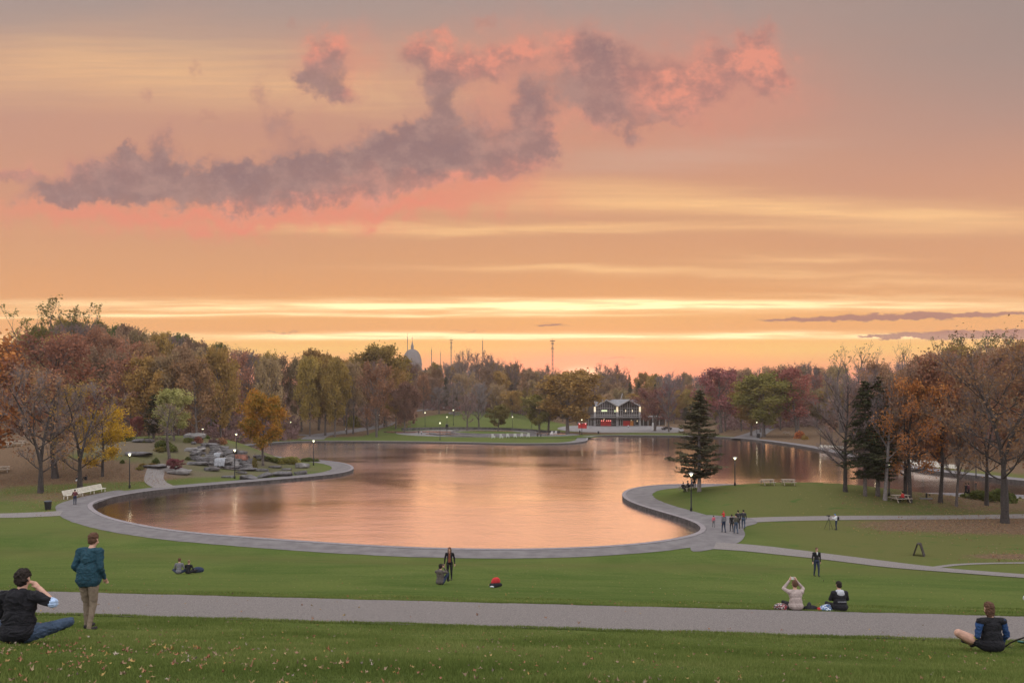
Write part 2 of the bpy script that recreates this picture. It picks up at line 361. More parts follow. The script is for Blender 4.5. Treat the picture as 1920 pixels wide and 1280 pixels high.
# ------------------------------------------------------------------ terrain
def sstep(a, b, x):
    t = np.clip((np.asarray(x, float)-a)/(b-a), 0, 1); return t*t*(3-2*t)
_ut = np.array([(-80, 12), (-20, 10.4), (0, 10.05), (4.5, 9.85), (7.9, 8.92), (12, 7.78), (14.1, 7.33), (18.6, 6.6), (20.7, 6.05), (30, 4.0), (40, 2.1), (48, .85), (54, .2), (59, 0), (120, 0)])
_ug = np.arange(-80, 120, .25); _uz = np.interp(_ug, _ut[:, 0], _ut[:, 1])
_k = np.exp(-np.linspace(-2, 2, 9)**2); _k /= _k.sum(); _uz = np.convolve(np.pad(_uz, 4, 'edge'), _k, 'valid')
def bump(r2): return np.clip(1-r2, 0, 1)**1.6
def H0(x, y):
    x = np.asarray(x, float); y = np.asarray(y, float)
    u = y+.095*x
    z = np.interp(u, _ug, _uz)
    z = z + 1.9*bump(((x-36)/25)**2+((y-89.5)/12.5)**2)
    z = z + 5.0*bump(((x+69)/31)**2+((y-146)/38)**2)
    yy = np.maximum(y, 20); r = x/yy
    y0 = np.interp(r, [-1.2, -.6, -.45, -.3, -.15, 0, .12, .3, .45, .6, 1.2], [85, 105, 165, 215, 235, 245, 290, 270, 190, 125, 100])
    w = np.interp(r, [-1.2, -.6, -.45, -.3, -.15, 0, .12, .3, .45, .6, 1.2], [160, 170, 150, 190, 230, 250, 300, 260, 220, 170, 160])
    am = np.interp(r, [-1.2, -.6, -.45, -.3, -.15, 0, .12, .3, .45, .6, 1.2], [16, 15, 14, 12, 11, 10, 6, 6, 7, 8, 10])
    z = z + am*sstep(0, 1, (y-y0)/w)
    z = z + 32*sstep(480, 1500, np.hypot(x, y)) * (y > 0)
    z = z + .05*np.sin(x*.31+1)*np.sin(y*.27)*sstep(20, 40, y)*0
    return z
def ray(px, py, Y): return ((px-960)/FPX*Y, Y, EYE-(py-HY)/FPX*Y)
_Ys = np.exp(np.linspace(math.log(3), math.log(1600), 9000))
def at(px, py):
    """first point where the sight line through (px,py) meets the terrain"""
    X = (px-960)/FPX*_Ys; Z = EYE-(py-HY)/FPX*_Ys
    d = Z-H0(X, _Ys); i = np.argmax(d <= 0)
    if d[i] > 0: i = len(_Ys)-1
    Y = _Ys[i]; x = (px-960)/FPX*Y
    return (float(x), float(Y), float(H0(x, Y)))
def onplane(px, py, z=0):
    Y = (EYE-z)*FPX/(py-HY); return ((px-960)/FPX*Y, Y)
def catmull(pts, step, closed):
    pts = [Vector(p) for p in pts]; n = len(pts); out = []
    rng = range(n) if closed else range(n-1)
    for i in rng:
        if closed: a, b, c, d = pts[i-1], pts[i], pts[(i+1) % n], pts[(i+2) % n]
        else: a, b, c, d = pts[max(i-1, 0)], pts[i], pts[i+1], pts[min(i+2, n-1)]
        k = max(1, int((c-b).length/step))
        for j in range(k):
            t = j/k
            out.append(.5*((2*b)+(c-a)*t+(2*a-5*b+4*c-d)*t*t+(3*b-a-3*c+d)*t**3))
    if not closed: out.append(pts[-1])
    return out
lake_px = [(169, 946), (178, 957), (205, 971), (240, 979), (300, 991), (375, 1000), (475, 1008), (605, 1017), (730, 1025), (855, 1029), (960, 1030.5), (1085, 1027), (1185, 1022), (1260, 1012), (1308, 1002), (1327, 994), (1329, 988), (1315, 982),
           (1295, 976), (1260, 966), (1215, 953), (1182, 942), (1166, 932), (1164, 926), (1172, 919), (1192, 913.5), (1225, 909.5), (1272, 907.5), (1380, 908), (1480, 913), (1595, 920), (1640, 923), (1737, 925), (1810, 925), (1900, 928), (2000, 931), (2060, 926), (2070, 917), (2020, 909), (1950, 904), (1890, 899),
           (1835, 892), (1765, 885), (1700, 875), (1660, 870), (1625, 862), (1565, 849), (1515, 838), (1440, 827), (1380, 821), (1325, 818), (1250, 816.5), (1180, 816), (1125, 816.5), (1104, 820), (1100, 826), (1075, 830), (1035, 831.5), (960, 832), (930, 831), (830, 829), (705, 827.5), (580, 827), (530, 829), (480, 833),
           (446, 839), (452, 845), (490, 852), (530, 857), (570, 861), (610, 863.5), (645, 868), (664, 876), (655, 884), (620, 890), (556, 896), (484, 902), (412, 908), (340, 914), (280, 920), (220, 930), (185, 938)]
lake = catmull([Vector(onplane(*p)+(0,)) for p in lake_px], 1.2, True)
lk = np.array([(p.x, p.y) for p in lake])
def resample(P, n):
    Q = np.vstack([P, P[:1]]); d = np.r_[0, np.cumsum(np.hypot(*np.diff(Q, axis=0).T))]
    s = np.linspace(0, d[-1], n, endpoint=False); return np.c_[np.interp(s, d, Q[:, 0]), np.interp(s, d, Q[:, 1])]
for _ in range(8): lk = (np.roll(lk, 1, 0)+2*lk+np.roll(lk, -1, 0))/4
lk = resample(lk, 760)
def sdist(P, poly):
    """signed distance, negative inside"""
    P = np.asarray(P, float); d = np.full(len(P), 1e9); ins = np.zeros(len(P), bool)
    A = poly; B = np.roll(poly, -1, 0)
    for a, b in zip(A, B):
        ab = b-a; L = ab@ab+1e-12
        t = np.clip(((P-a)@ab)/L, 0, 1); c = a+t[:, None]*ab
        d = np.minimum(d, np.hypot(*(P-c).T))
        if a[1] != b[1]:
            cr = ((a[1] > P[:, 1]) != (b[1] > P[:, 1])) & (P[:, 0] < (b[0]-a[0])*(P[:, 1]-a[1])/(b[1]-a[1])+a[0]); ins ^= cr
    return np.where(ins, -d, d)
lkc = lk[::4]
def shore(P): return sdist(P, lkc)
_H0raw = H0
def Hs(x, y):
    """terrain flattened along the shore promenade"""
    x = np.atleast_1d(np.asarray(x, float)); y = np.atleast_1d(np.asarray(y, float))
    z = _H0raw(x, y); s = np.full(x.shape, 99.)
    k = (y > 50) & (y < 300) & (np.abs(x) < 150)
    if k.any():
        s[k] = shore(np.c_[x[k], y[k]])
    return z*sstep(3.5, 9.5, s), s
def Hz(x, y):
    z, s = Hs(x, y); return float(z[0])
def on(px, py):
    x, y, z = at(px, py); return (x, y, Hz(x, y))

# ground grid
ys = [-60, -40, -25, -15, -8, -4, -1]; yv = 1.0
while yv < 1620: ys.append(yv); yv = yv*1.0125+.06
ys = np.array(ys)
rs = np.concatenate([np.linspace(-1.35, -.85, 22)[:-1], np.linspace(-.85, .85, 470), np.linspace(.85, 1.35, 22)[1:]])
YY, RR = np.meshgrid(ys, rs, indexing='ij'); XX = RR*np.where(YY < 30, 30+.0*YY+YY*.6, YY+18)
XX = RR*(np.maximum(YY, -30)*.95+31)
gx = XX.ravel(); gy = YY.ravel()
gz, gs = Hs(gx, gy)
gz = gz - 1.3*(1-sstep(1.5, 2.9, gs)) - .0
ny, nx = XX.shape
idx = np.arange(ny*nx).reshape(ny, nx)
F = np.stack([idx[:-1, :-1], idx[:-1, 1:], idx[1:, 1:], idx[1:, :-1]], -1).reshape(-1, 4)
mg = bpy.data.materials.new('park_ground'); mg.use_nodes = True; t = mg.node_tree; N = NT(t); p = t.nodes['Principled BSDF']
co = t.nodes.new('ShaderNodeTexCoord').outputs['Object']
def attr(n):
    a = t.nodes.new('ShaderNodeAttribute'); a.attribute_name = n; return a.outputs['Fac']
bigp = N.noise(co, .09, 5, .65, .8); midp = N.noise(N.v('MULTIPLY', co, (.35, 1.3, 1)), .6, 5, .6); fp = N.noise(co, 9, 6, .7)
g1 = N.mix(N.mr(bigp, .3, .7), (.060, .094, .022, 1), (.110, .132, .036, 1))
g1 = N.mix(N.mr(midp, .3, .75, 0, .45), g1, (.125, .135, .046, 1))
g1 = N.mix(N.mr(fp, .38, .66, 0, .6), g1, (.030, .052, .012, 1))
g2 = N.mix(N.mr(fp, .3, .7), (.075, .075, .024, 1), (.12, .11, .042, 1))
g2 = N.mix(N.mr(N.noise(N.v('MULTIPLY', co, (.3, .8, 1)), 1.0, 5, .6, 1.0), .58, .68, 0, .8), g2, (.045, .085, .02, 1))
fl = N.noise(co, 3.2, 8, .8)
l1 = N.mix(N.mr(fl, .3, .7), (.050, .036, .022, 1), (.20, .125, .078, 1))
g1 = N.mix(N.mr(N.noise(N.v('MULTIPLY', co, (1, 2, 1)), .45, 8, .75, .5), .56, .74, 0, .55), g1, (.10, .095, .035, 1))
c = N.mix(attr('dry'), g1, g2)
lf = N.m('ADD', attr('litter'), N.m('MULTIPLY', N.m('SUBTRACT', N.noise(co, 1.1, 7, .75), .5), .9))
c = N.mix(N.mr(N.m('MULTIPLY', lf, N.mr(attr('litter'), 0, .08)), .35, .65), c, l1)
c = N.mix(attr('dirt'), c, N.mix(fl, (.09, .066, .052, 1), (.18, .13, .105, 1)))
N.put(p.inputs['Base Color'], c); p.inputs['Roughness'].default_value = .95; p.inputs['Specular IOR Level'].default_value = .0
b = t.nodes.new('ShaderNodeBump'); b.inputs['Strength'].default_value = .7; b.inputs['Distance'].default_value = .06
N.put(b.inputs['Height'], N.noise(co, 14, 6, .8)); t.links.new(b.outputs[0], p.inputs['Normal']); M['ground'] = mg
gme = mesh_np('ground', np.c_[gx, gy, gz], F, [mg], smooth=True)
def blobm(lst):
    m = np.zeros(len(gx))
    for (px, py, rx, ry, w) in lst:          # centre given by its picture position, radii in metres
        x, y, z = at(px, py); m = np.maximum(m, w*np.exp(-(((gx-x)/rx)**2+((gy-y)/ry)**2)**1.5))
    return m
r_ = gx/np.maximum(gy, 20)
fy0 = np.interp(r_, [-.7, -.5, -.4, -.3, -.2, -.14, -.03, .1, .18, .28, .42, .5, .7], [96, 150, 190, 232, 250, 330, 420, 330, 300, 262, 190, 140, 120])
litter = .95*sstep(-15, 12, gy-fy0)*(gy > 80)
litter = np.maximum(litter, blobm([(60, 890, 17, 10, 1.0), (150, 885, 14, 9, .9), (0, 900, 14, 12, .8), (230, 890, 12, 8, .8), (110, 930, 12, 8, .55), (330, 870, 6, 4, .4), (1830, 983, 12, 3.5, .7), (1900, 985, 18, 6, .85), (1680, 992, 3, 1.4, .7), (1750, 945, 18, 6, .42), (1900, 945, 20, 10, .6), (1900, 1043, 5, 1.5, .7), (200, 1006, 14, 2.5, .35), (60, 985, 14, 3, .3), (1075, 812, 25, 12, .8), (1250, 812, 30, 8, .5), (960, 808, 16, 6, .4)]))
dry = .85*bump(((gx-42)/26)**2+((gy-88)/15)**2)
dry = np.maximum(dry, .85*sstep(50, 60, gy+.1*gx)*sstep(16, 28, gx)*(gy < 140))
dry = np.maximum(dry, .5*np.exp(-((gy+.095*gx-52)/3.0)**2)*1.0)
dry = np.maximum(dry, .5*sstep(60, 75, gy)*sstep(-20, -60, gx)*(gy < 140))
dry = np.maximum(dry, .35*(gy > 140))
dry = np.maximum(dry, blobm([(1230, 940, 5, 8, .7), (290, 995, 14, 4, .6)]))
dirt = .85*blobm([(255, 835, 9, 9, .95), (330, 870, 7, 5, .7), (360, 888, 8, 4, .8), (420, 850, 14, 10, .9), (520, 882, 8, 4, .6), (380, 830, 9, 7, .6), (460, 888, 9, 3, .7), (560, 878, 5, 3, .5)])
for nme, arr in (('litter', litter), ('dry', dry), ('dirt', dirt)):
    a = gme.attributes.new(nme, 'FLOAT', 'POINT'); a.data.foreach_set('value', arr.astype(np.float32))
tag(ob_me('ground', gme), 'autumn park grass and leaf litter', 'ground', kind='structure')

def sheet(name, poly, m, lift=.03, sp=1.5, structure=True, flat=None):
    poly = np.array([(p[0], p[1]) for p in poly], float)
    lo = poly.min(0); hi = poly.max(0)
    g = np.stack(np.meshgrid(np.arange(lo[0], hi[0], sp), np.arange(lo[1], hi[1], sp)), -1).reshape(-1, 2)
    if len(g): g = g[sdist(g, poly) < -sp*.4]
    pts = [Vector(p) for p in poly]+[Vector(p) for p in g]
    v, e, f, _, _, _ = delaunay_2d_cdt(pts, [], [list(range(len(poly)))], 1, 1e-4)
    xy = np.array([(a.x, a.y) for a in v])
    z = Hs(xy[:, 0], xy[:, 1])[0]+lift if flat is None else np.full(len(xy), flat)
    o = ob_me(name, mesh_np(name, np.c_[xy, z], [list(q) for q in f], [m], smooth=True))
    if structure: tag(o, kind='structure')
    return o
def strip(name, pts, width, m, lift=.03, step=1.0, cross=6):
    c = catmull([Vector((p[0], p[1], 0)) for p in pts], step, False); vs = []; n = len(c)
    rg = random.Random(5)
    for i, p in enumerate(c):
        t = (c[min(i+1, n-1)]-c[max(i-1, 0)]).normalized(); nn = Vector((-t.y, t.x, 0))
        w = width if not hasattr(width, '__len__') else width[0]+(width[1]-width[0])*i/(n-1)
        w *= 1+rg.uniform(-.015, .015)
        for j in range(cross+1): vs.append(p+nn*(j/cross-.5)*w)
    xy = np.array([(a.x, a.y) for a in vs]); z = Hs(xy[:, 0], xy[:, 1])[0]+lift
    F = [(i*(cross+1)+j, i*(cross+1)+j+1, (i+1)*(cross+1)+j+1, (i+1)*(cross+1)+j) for i in range(n-1) for j in range(cross)]
    return tag(ob_me(name, mesh_np(name, np.c_[xy, z], F, [m], smooth=True)), kind='structure')

# lake water, coping and promenade
WL = -.38
o = sheet('lake_water', lk[::2], M['water'], sp=12, flat=WL); tag(o, 'calm lake mirroring the sunset sky', 'water')
nrm = np.roll(lk, -1, 0)-np.roll(lk, 1, 0); nrm /= np.hypot(*nrm.T)[:, None]; nrm = np.c_[nrm[:, 1], -nrm[:, 0]]
if sdist(lk[:1]+nrm[:1]*.5, lkc)[0] < 0: nrm = -nrm
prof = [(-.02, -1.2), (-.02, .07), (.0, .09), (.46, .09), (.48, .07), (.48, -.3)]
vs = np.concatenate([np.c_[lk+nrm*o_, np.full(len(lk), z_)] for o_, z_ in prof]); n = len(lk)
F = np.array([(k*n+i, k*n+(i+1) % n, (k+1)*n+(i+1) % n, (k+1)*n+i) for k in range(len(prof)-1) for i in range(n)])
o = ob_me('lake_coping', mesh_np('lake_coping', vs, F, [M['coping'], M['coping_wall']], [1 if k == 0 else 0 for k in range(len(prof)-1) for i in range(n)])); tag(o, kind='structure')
offs = [.48, 1.2, 2.0, 2.8, 3.6]
def smooth_off(d):
    P = lk+nrm*d
    for _ in range(int(6*d)): P = (np.roll(P, 1, 0)+2*P+np.roll(P, -1, 0))/4
    return P
vs = np.concatenate([np.c_[smooth_off(d) if d > .5 else lk+nrm*d, np.full(n, .025)] for d in offs]); vs[-n:, :2] += np.random.default_rng(2).normal(size=(n, 2))*.035
F = np.array([(k*n+i, k*n+(i+1) % n, (k+1)*n+(i+1) % n, (k+1)*n+i) for k in range(len(offs)-1) for i in range(n)])
o = ob_me('lakeside_path', mesh_np('lakeside_path', vs, F, [M['asphalt']], smooth=True)); tag(o, kind='structure')
def pl(*pp): return [onplane(*a) for a in pp]
def cs(pp, step=.8): return [(v.x, v.y) for v in catmull([Vector((a[0], a[1], 0)) for a in pp], step, True)]
sheet('bench_plaza', cs(pl((104, 953), (112, 944), (140, 935), (175, 927), (220, 919), (235, 922), (215, 931), (175, 946), (172, 962), (200, 985), (150, 978), (118, 971))), M['asphalt'], .029, 1.5)
sheet('path_junction', cs(pl((1300, 1034), (1350, 1027), (1385, 1017), (1397, 1003), (1395, 989), (1420, 980), (1400, 970), (1350, 967), (1318, 966), (1340, 980), (1335, 1000), (1300, 1018))), M['asphalt'], .033, 1.5)
strip('left_path', [at(-160, 972)[:2], at(-60, 968)[:2], at(0, 966.5)[:2], at(60, 965)[:2], at(115, 962)[:2]], (2.0, 4.0), M['gravel'], .031)
strip('lawn_path', [onplane(1385, 976), onplane(1440, 973.5), onplane(1500, 972), onplane(1600, 970.5), onplane(1720, 970), onplane(1840, 969), onplane(1990, 966)], 2.6, M['gravel'], .03)
strip('slope_path', [at(1340, 1023)[:2], at(1400, 1027)[:2], at(1440, 1031)[:2], at(1560, 1045)[:2], at(1680, 1060)[:2], at(1800, 1071)[:2], at(1920, 1080)[:2], at(2050, 1088)[:2]], (3.0, 2.3), M['gravel'], .036)
strip('worn_path', [at(1735, 1066)[:2], at(1790, 1059)[:2], at(1860, 1056)[:2], at(1960, 1055)[:2]], .5, M['gravel'], .026)
strip('rock_garden_path', [onplane(310, 914), onplane(293, 905), onplane(289, 896), onplane(298, 888), at(320, 881)[:2], at(345, 878)[:2]], 2.7, M['gravel'], .04)
strip('gravel_path', [(X, 16.35-.095*X) for X in (-60, -40, -25, -12, 0, 12, 25, 40, 60)], 4.5, M['gravel'], .02, .5, 18)
strip('hill_path', [at(a, b_)[:2] for a, b_ in ((585, 824), (600, 816), (640, 811), (685, 804), (725, 796), (750, 788), (757, 781), (745, 774), (732, 769))], (7, 4.5), M['asphalt'], .08, 2)
strip('woodland_path', [at(a, b_)[:2] for a, b_ in ((600, 817), (540, 815), (470, 815), (400, 812), (340, 812))], 4, M['asphalt'], .07, 2)
strip('upper_path', [at(a, b_)[:2] for a, b_ in ((745, 774), (790, 769), (830, 766), (880, 767), (950, 768))], 5, M['asphalt'], .1, 3)
strip('grove_path', [at(a, b_)[:2] for a, b_ in ((1395, 822), (1420, 812), (1440, 803), (1465, 796), (1520, 790))], (9, 5), M['asphalt'], .07, 2)
sheet('pavilion_plaza', cs([at(a, b_)[:2] for a, b_ in ((1050, 806), (1120, 811), (1200, 811), (1270, 811), (1275, 803), (1200, 798), (1100, 798), (1055, 800))], 4), M['concrete'], .10, 5)

# wading pools on the far shore
def arc(cx, cy, r, a0, a1, k): return [(cx+r*math.cos(R(a0+(a1-a0)*i/k)), cy+r*math.sin(R(a0+(a1-a0)*i/k))) for i in range(k+1)]
pc = at(915, 813); cx, cy = pc[0], pc[1]
def ell(cx, cy, rx, ry, k=40): return [(cx+rx*math.cos(2*math.pi*i/k), cy+ry*math.sin(2*math.pi*i/k)) for i in range(k)]
sheet('pool_terrace', ell(cx, cy, 33, 20), M['concrete'], .06, 3)
sheet('terrace_lawn', ell(cx+22, cy-22, 16, 4.5), M['ground'], .16, 2)
sheet('terrace_island', ell(cx+2, cy+5, 15, 7), M['ground'], .2, 2)
pools = [(-14, -5, 8, 5), (-20, 6, 9, 4), (12, -9, 12, 4), (22, 4, 7, 6), (-2, 15, 12, 2.2), (-32, 2, 6, 4)]
for i, (ax, ay, rx, ry) in enumerate(pools):
    sheet('wading_pool', ell(cx+ax, cy+ay, rx, ry), M['water'], .11, 3)
def low_wall(name, pts, h, w, m, label, cat='wall', group=None):
    b = MB(); pts = catmull([Vector((p[0], p[1], 0)) for p in pts], 2, False)
    k = 0
    L = []
    for i, p in enumerate(pts):
        t = (pts[min(i+1, len(pts)-1)]-pts[max(i-1, 0)]).normalized(); nn = Vector((-t.y, t.x, 0)); z = Hz(p.x, p.y)
        L.append([p+nn*w/2+Vector((0, 0, z-.2)), p+nn*w/2+Vector((0, 0, z+h)), p-nn*w/2+Vector((0, 0, z+h)), p-nn*w/2+Vector((0, 0, z-.2))])
    vs = [v for q in L for v in q]; fs = []
    for i in range(len(L)-1):
        for j in range(4): fs.append((i*4+j, i*4+(j+1) % 4, i*4+4+(j+1) % 4, i*4+4+j))
    fs += [(0, 1, 2, 3), tuple(len(vs)-4+j for j in (3, 2, 1, 0))]
    b.add(vs, fs); o = b.build(name, m); return tag(o, label, cat, group)
low_wall('pool_wall', arc(cx, cy+1, 21, 190, 350, 30), .55, .5, M['concrete'], 'low curved concrete wall nearest the lake on the wading pool terrace', group='curved walls of the wading pools')
low_wall('pool_wall', arc(cx+2, cy+5, 15.5, 150, 395, 30), .7, .5, M['concrete'], 'raised ring wall round the grassy island among the wading pools', group='curved walls of the wading pools')
low_wall('pool_wall', arc(cx-3, cy-24, 46, 50, 130, 30), .9, .5, M['rock'], 'long dark wall along the back of the wading pools', group='curved walls of the wading pools')
cp = at(868, 776)
low_wall('curved_bench', arc(cp[0], cp[1], 7, 100, 260, 14), .5, .6, M['concrete'], 'pale curved bench on the green lawn above the wading pools', 'bench')

# ------------------------------------------------------------------ trees
ORD = ['first', 'second', 'third', 'fourth', 'fifth', 'sixth', 'seventh']
def grow(seed, h, base, cr, lean=0.0, limbs=14, forks=1, spread=1.0, up=.75, sub=6, twig=7, shape='round', trunk_r=None, tlen=1.0):
    """returns (thick segments, fine twig segments, tip points) of a branching skeleton"""
    rg = random.Random(seed); S = []; T = []; tips = []
    tr = trunk_r or h*.018
    def env(t):
        if shape == 'round': return math.sqrt(max(0, 1-(2*t-.85)**2*.8))
        if shape == 'vase': return .45+.6*t**.8
        if shape == 'column': return .45+.2*math.sin(t*3.1)
        if shape == 'oval': return .25+.85*math.sin(math.pi*min(1, t*.85+.12))
        return 1
    leaders = []
    for k in range(forks):
        pts = []; p = Vector((0, 0, -.3)); d = Vector((lean, 0, 1)).normalized()
        az = 2*math.pi*(k/forks)+rg.random(); fork_z = base*.9
        n = 12
        for i in range(n+1):
            t = i/n; pts.append(p.copy())
            if forks > 1 and p.z > fork_z: d = (d+Vector((math.cos(az), math.sin(az), 0))*.07).normalized()
            d = (d+Vector((rg.uniform(-.06, .06), rg.uniform(-.06, .06), .05))).normalized()
            p = p+d*(h*.95/n)
        rad = [tr*(1.35 if i == 0 else 1)*(1-i/n)**.75*(1 if forks == 1 or pts[i].z < fork_z else .7)+.02 for i in range(n+1)]
        S.append((pts, rad, 8)); leaders.append((pts, rad))
    for i in range(limbs):
        pts, rad = leaders[i % forks]
        t = (i+rg.random())/limbs; z = base+(h*.9-base)*t
        f = min(.999, z/(h*.95))*(len(pts)-1); k = int(f); p = pts[k].lerp(pts[k+1], f-k)
        az = i*2.4+rg.uniform(-.4, .4); L = cr*env(t)*rg.uniform(.75, 1.1)
        if shape != 'column': L *= 1
        el = up*(.55+.5*t)+rg.uniform(-.12, .12)
        d = Vector((math.cos(az)*math.cos(el), math.sin(az)*math.cos(el), math.sin(el)))
        bp = [p.copy()]; q = p.copy(); L /= max(.35, math.cos(el))**.6
        for j in range(5):
            q = q+d*L/5; bp.append(q.copy()); d = (d+Vector((rg.uniform(-.13, .13), rg.uniform(-.13, .13), rg.uniform(.0, .16)))).normalized()
        r0 = max(.03, rad[k]*.5)
        S.append((bp, [r0*(1-.8*j/5) for j in range(6)], 5))
        for j in range(sub):
            t2 = .25+.75*(j+rg.random()*.8)/sub; f2 = min(4.99, t2*5); k2 = int(f2); a = bp[k2].lerp(bp[k2+1], f2-k2)
            d2 = ((bp[k2+1]-bp[k2]).normalized()+Vector((rg.uniform(-1, 1), rg.uniform(-1, 1), rg.uniform(-.35, .9)))*.75).normalized()
            L2 = L*.42*(1.15-t2*.55)*rg.uniform(.7, 1.2); sp = [a]; b = a.copy(); e = d2.copy()
            for _ in range(3): b = b+e*L2/3; sp.append(b.copy()); e = (e+Vector((rg.uniform(-.2, .2), rg.uniform(-.2, .2), rg.uniform(-.02, .22)))).normalized()
            S.append((sp, [r0*.36, r0*.27, r0*.18, r0*.08], 3))
            for m_ in range(twig):
                t3 = .2+.8*rg.random(); f3 = min(2.99, t3*3); k3 = int(f3); c = sp[k3].lerp(sp[k3+1], f3-k3)
                d3 = (e+Vector((rg.uniform(-1, 1), rg.uniform(-1, 1), rg.uniform(-.5, 1)))*.8).normalized()
                c2 = c+d3*L2*rg.uniform(.3, .65)*tlen; T.append((c, c2)); tips.append(c2)
                for _ in range(2):
                    d4 = (d3+Vector((rg.uniform(-1, 1), rg.uniform(-1, 1), rg.uniform(-.3, .8)))*.7).normalized()
                    c0 = c.lerp(c2, rg.random()*.7+.3); c3 = c0+d4*L2*rg.uniform(.15, .4)*tlen; T.append((c0, c3)); tips.append(c3)
    return S, T, tips
def seg_mesh(S):
    b = MB()
    for pts, rad, n in S: b.tube(pts, rad, n, 0, False)
    return b
def ribbons(T, w, rng):
    A = np.array([t[0] for t in T]); B = np.array([t[1] for t in T]); d = B-A
    s = np.cross(d, rng.normal(size=d.shape)); s /= np.linalg.norm(s, axis=1)[:, None]+1e-9
    v = np.stack([A-s*w/2, A+s*w/2, B], 1).reshape(-1, 3)
    f = np.arange(len(v)).reshape(-1, 3); return v, f
def leaves(C, n, spread, size, rng, flat=0.0, asp=1.5):
    C = np.asarray(C); i = rng.integers(0, len(C), n); P = C[i]+rng.normal(size=(n, 3))*spread
    a = rng.normal(size=(n, 3)); a[:, 2] *= (1-flat); a /= np.linalg.norm(a, axis=1)[:, None]
    b = np.cross(a, rng.normal(size=(n, 3))); b /= np.linalg.norm(b, axis=1)[:, None]+1e-9
    s = size*rng.uniform(.55, 1.25, (n, 1)); a = a*s*asp/2; b = b*s/2
    v = np.stack([P-a, P+b, P+a, P-b], 1).reshape(-1, 3)
    return v, np.arange(len(v)).reshape(-1, 4)
def crown_mesh(name, T, tips, w, n, spread, size, seed, clump=0.5, **kw):
    rng = np.random.default_rng(seed); tips = np.array(tips)
    vs, fs, mi = [], [], []
    v1, f1 = ribbons(T, w, rng)
    me = bpy.data.meshes.new(name)
    F = [tuple(q) for q in f1]; Vv = v1
    if n:
        # some tips carry most of the leaves, which leaves gaps between clumps
        wgt = rng.random(len(tips))**(1+clump*3); wgt /= wgt.sum(); C = tips[rng.choice(len(tips), n, p=wgt)]
        v2, f2 = leaves(C, n, spread, size, rng, **kw); F += [tuple(q) for q in (f2+len(v1))]; Vv = np.vstack([v1, v2])
    me.from_pydata(Vv.tolist(), [], F)
    me.materials.append(M['twig']); me.materials.append(M['twig'])
    me.polygons.foreach_set('material_index', np.array([0]*len(f1)+[1]*(len(F)-len(f1)), dtype=np.int32))
    me.update(); return me
M['twig'] = leafmat('twig_brown', (.12, .095, .09), (.18, .14, .13), (.24, .19, .175), 0)
M['twig_warm'] = leafmat('twig_warm', (.14, .10, .085), (.21, .145, .12), (.27, .19, .15), 0)
M['twig_grey'] = leafmat('twig_grey', (.14, .125, .12), (.20, .175, .17), (.26, .225, .215), 0)
LM = dict(
    rust=leafmat('rust_leaves', (.16, .085, .055), (.29, .145, .08), (.38, .19, .095)),
    orange=leafmat('orange_leaves', (.22, .085, .035), (.38, .15, .05), (.48, .22, .07)),
    red=leafmat('red_leaves', (.14, .05, .045), (.25, .085, .07), (.31, .12, .075)),
    pinkred=leafmat('crimson_leaves', (.16, .06, .058), (.25, .092, .085), (.31, .15, .11)),
    yellow=leafmat('yellow_leaves', (.26, .17, .02), (.50, .33, .03), (.62, .42, .06)),
    gold=leafmat('golden_leaves', (.17, .115, .04), (.30, .19, .055), (.40, .25, .075)),
    olive=leafmat('olive_leaves', (.11, .105, .03), (.20, .17, .045), (.30, .22, .06)),
    green=leafmat('green_leaves', (.06, .075, .022), (.11, .12, .034), (.17, .16, .045)),
    pale=leafmat('pale_green_leaves', (.20, .20, .06), (.36, .35, .12), (.46, .42, .18)),
    tan=leafmat('tan_leaves', (.17, .115, .065), (.30, .20, .105), (.40, .27, .14)),
    brown=leafmat('brown_leaves', (.14, .085, .062), (.22, .13, .085), (.29, .17, .10)),
    mauve=leafmat('mauve_leaves', (.15, .10, .09), (.22, .14, .12), (.28, .17, .14)),
    maplemix=leafmat('orange_green_leaves', (.07, .09, .02), (.34, .19, .03), (.46, .22, .035), vs=.45),
    needle=leafmat('spruce_needles', (.032, .036, .018), (.058, .060, .030), (.095, .088, .045), .1),
    needle2=leafmat('pine_needles', (.040, .036, .021), (.072, .062, .035), (.11, .09, .05), .1))
PROTO = {}
def proto(key, h, base, cr, n=0, spread=.5, size=.34, w=.05, seed=1, clump=.4, bark='bark', twigm='twig', flat=0, **kw):
    S, T, tips = grow(seed, h, base, cr, **kw)
    b = seg_mesh(S); bm_ = mesh_np('trunk', b.v, b.f, [M[bark]], smooth=True)
    cm = crown_mesh('crown', T, tips, w, n, spread, size, seed+50, clump, flat=flat)
    PROTO[key] = (bm_, cm, h, cr, twigm)
rng0 = random.Random(3)
for s_ in range(3):
    proto(f'full{s_}', 18, 3.6, 5.4, 15000, .55, .36, seed=10+s_, limbs=20, sub=7, twig=6, shape='oval')
    proto(f'half{s_}', 18, 4.2, 5.2, 6500, .5, .32, w=.055, seed=20+s_, limbs=19, sub=7, twig=9, shape='round', forks=1+s_ % 2, clump=.7)
    proto(f'bare{s_}', 18, 3.6, 5.0, 900, .4, .26, w=.06, seed=30+s_, limbs=22, sub=8, twig=12, shape='oval', up=.95, forks=1+(s_ == 1), twigm=('twig', 'twig_warm', 'twig_grey')[s_])
proto('poplar0', 22, 8, 3.2, 700, .35, .38, w=.05, seed=41, limbs=18, sub=5, twig=4, shape='vase', up=1.0, clump=1.4, forks=2)
proto('poplar1', 22, 10, 2.6, 120, .3, .34, w=.05, seed=42, limbs=15, sub=5, twig=4, shape='vase', up=1.05, clump=1.4, forks=2)
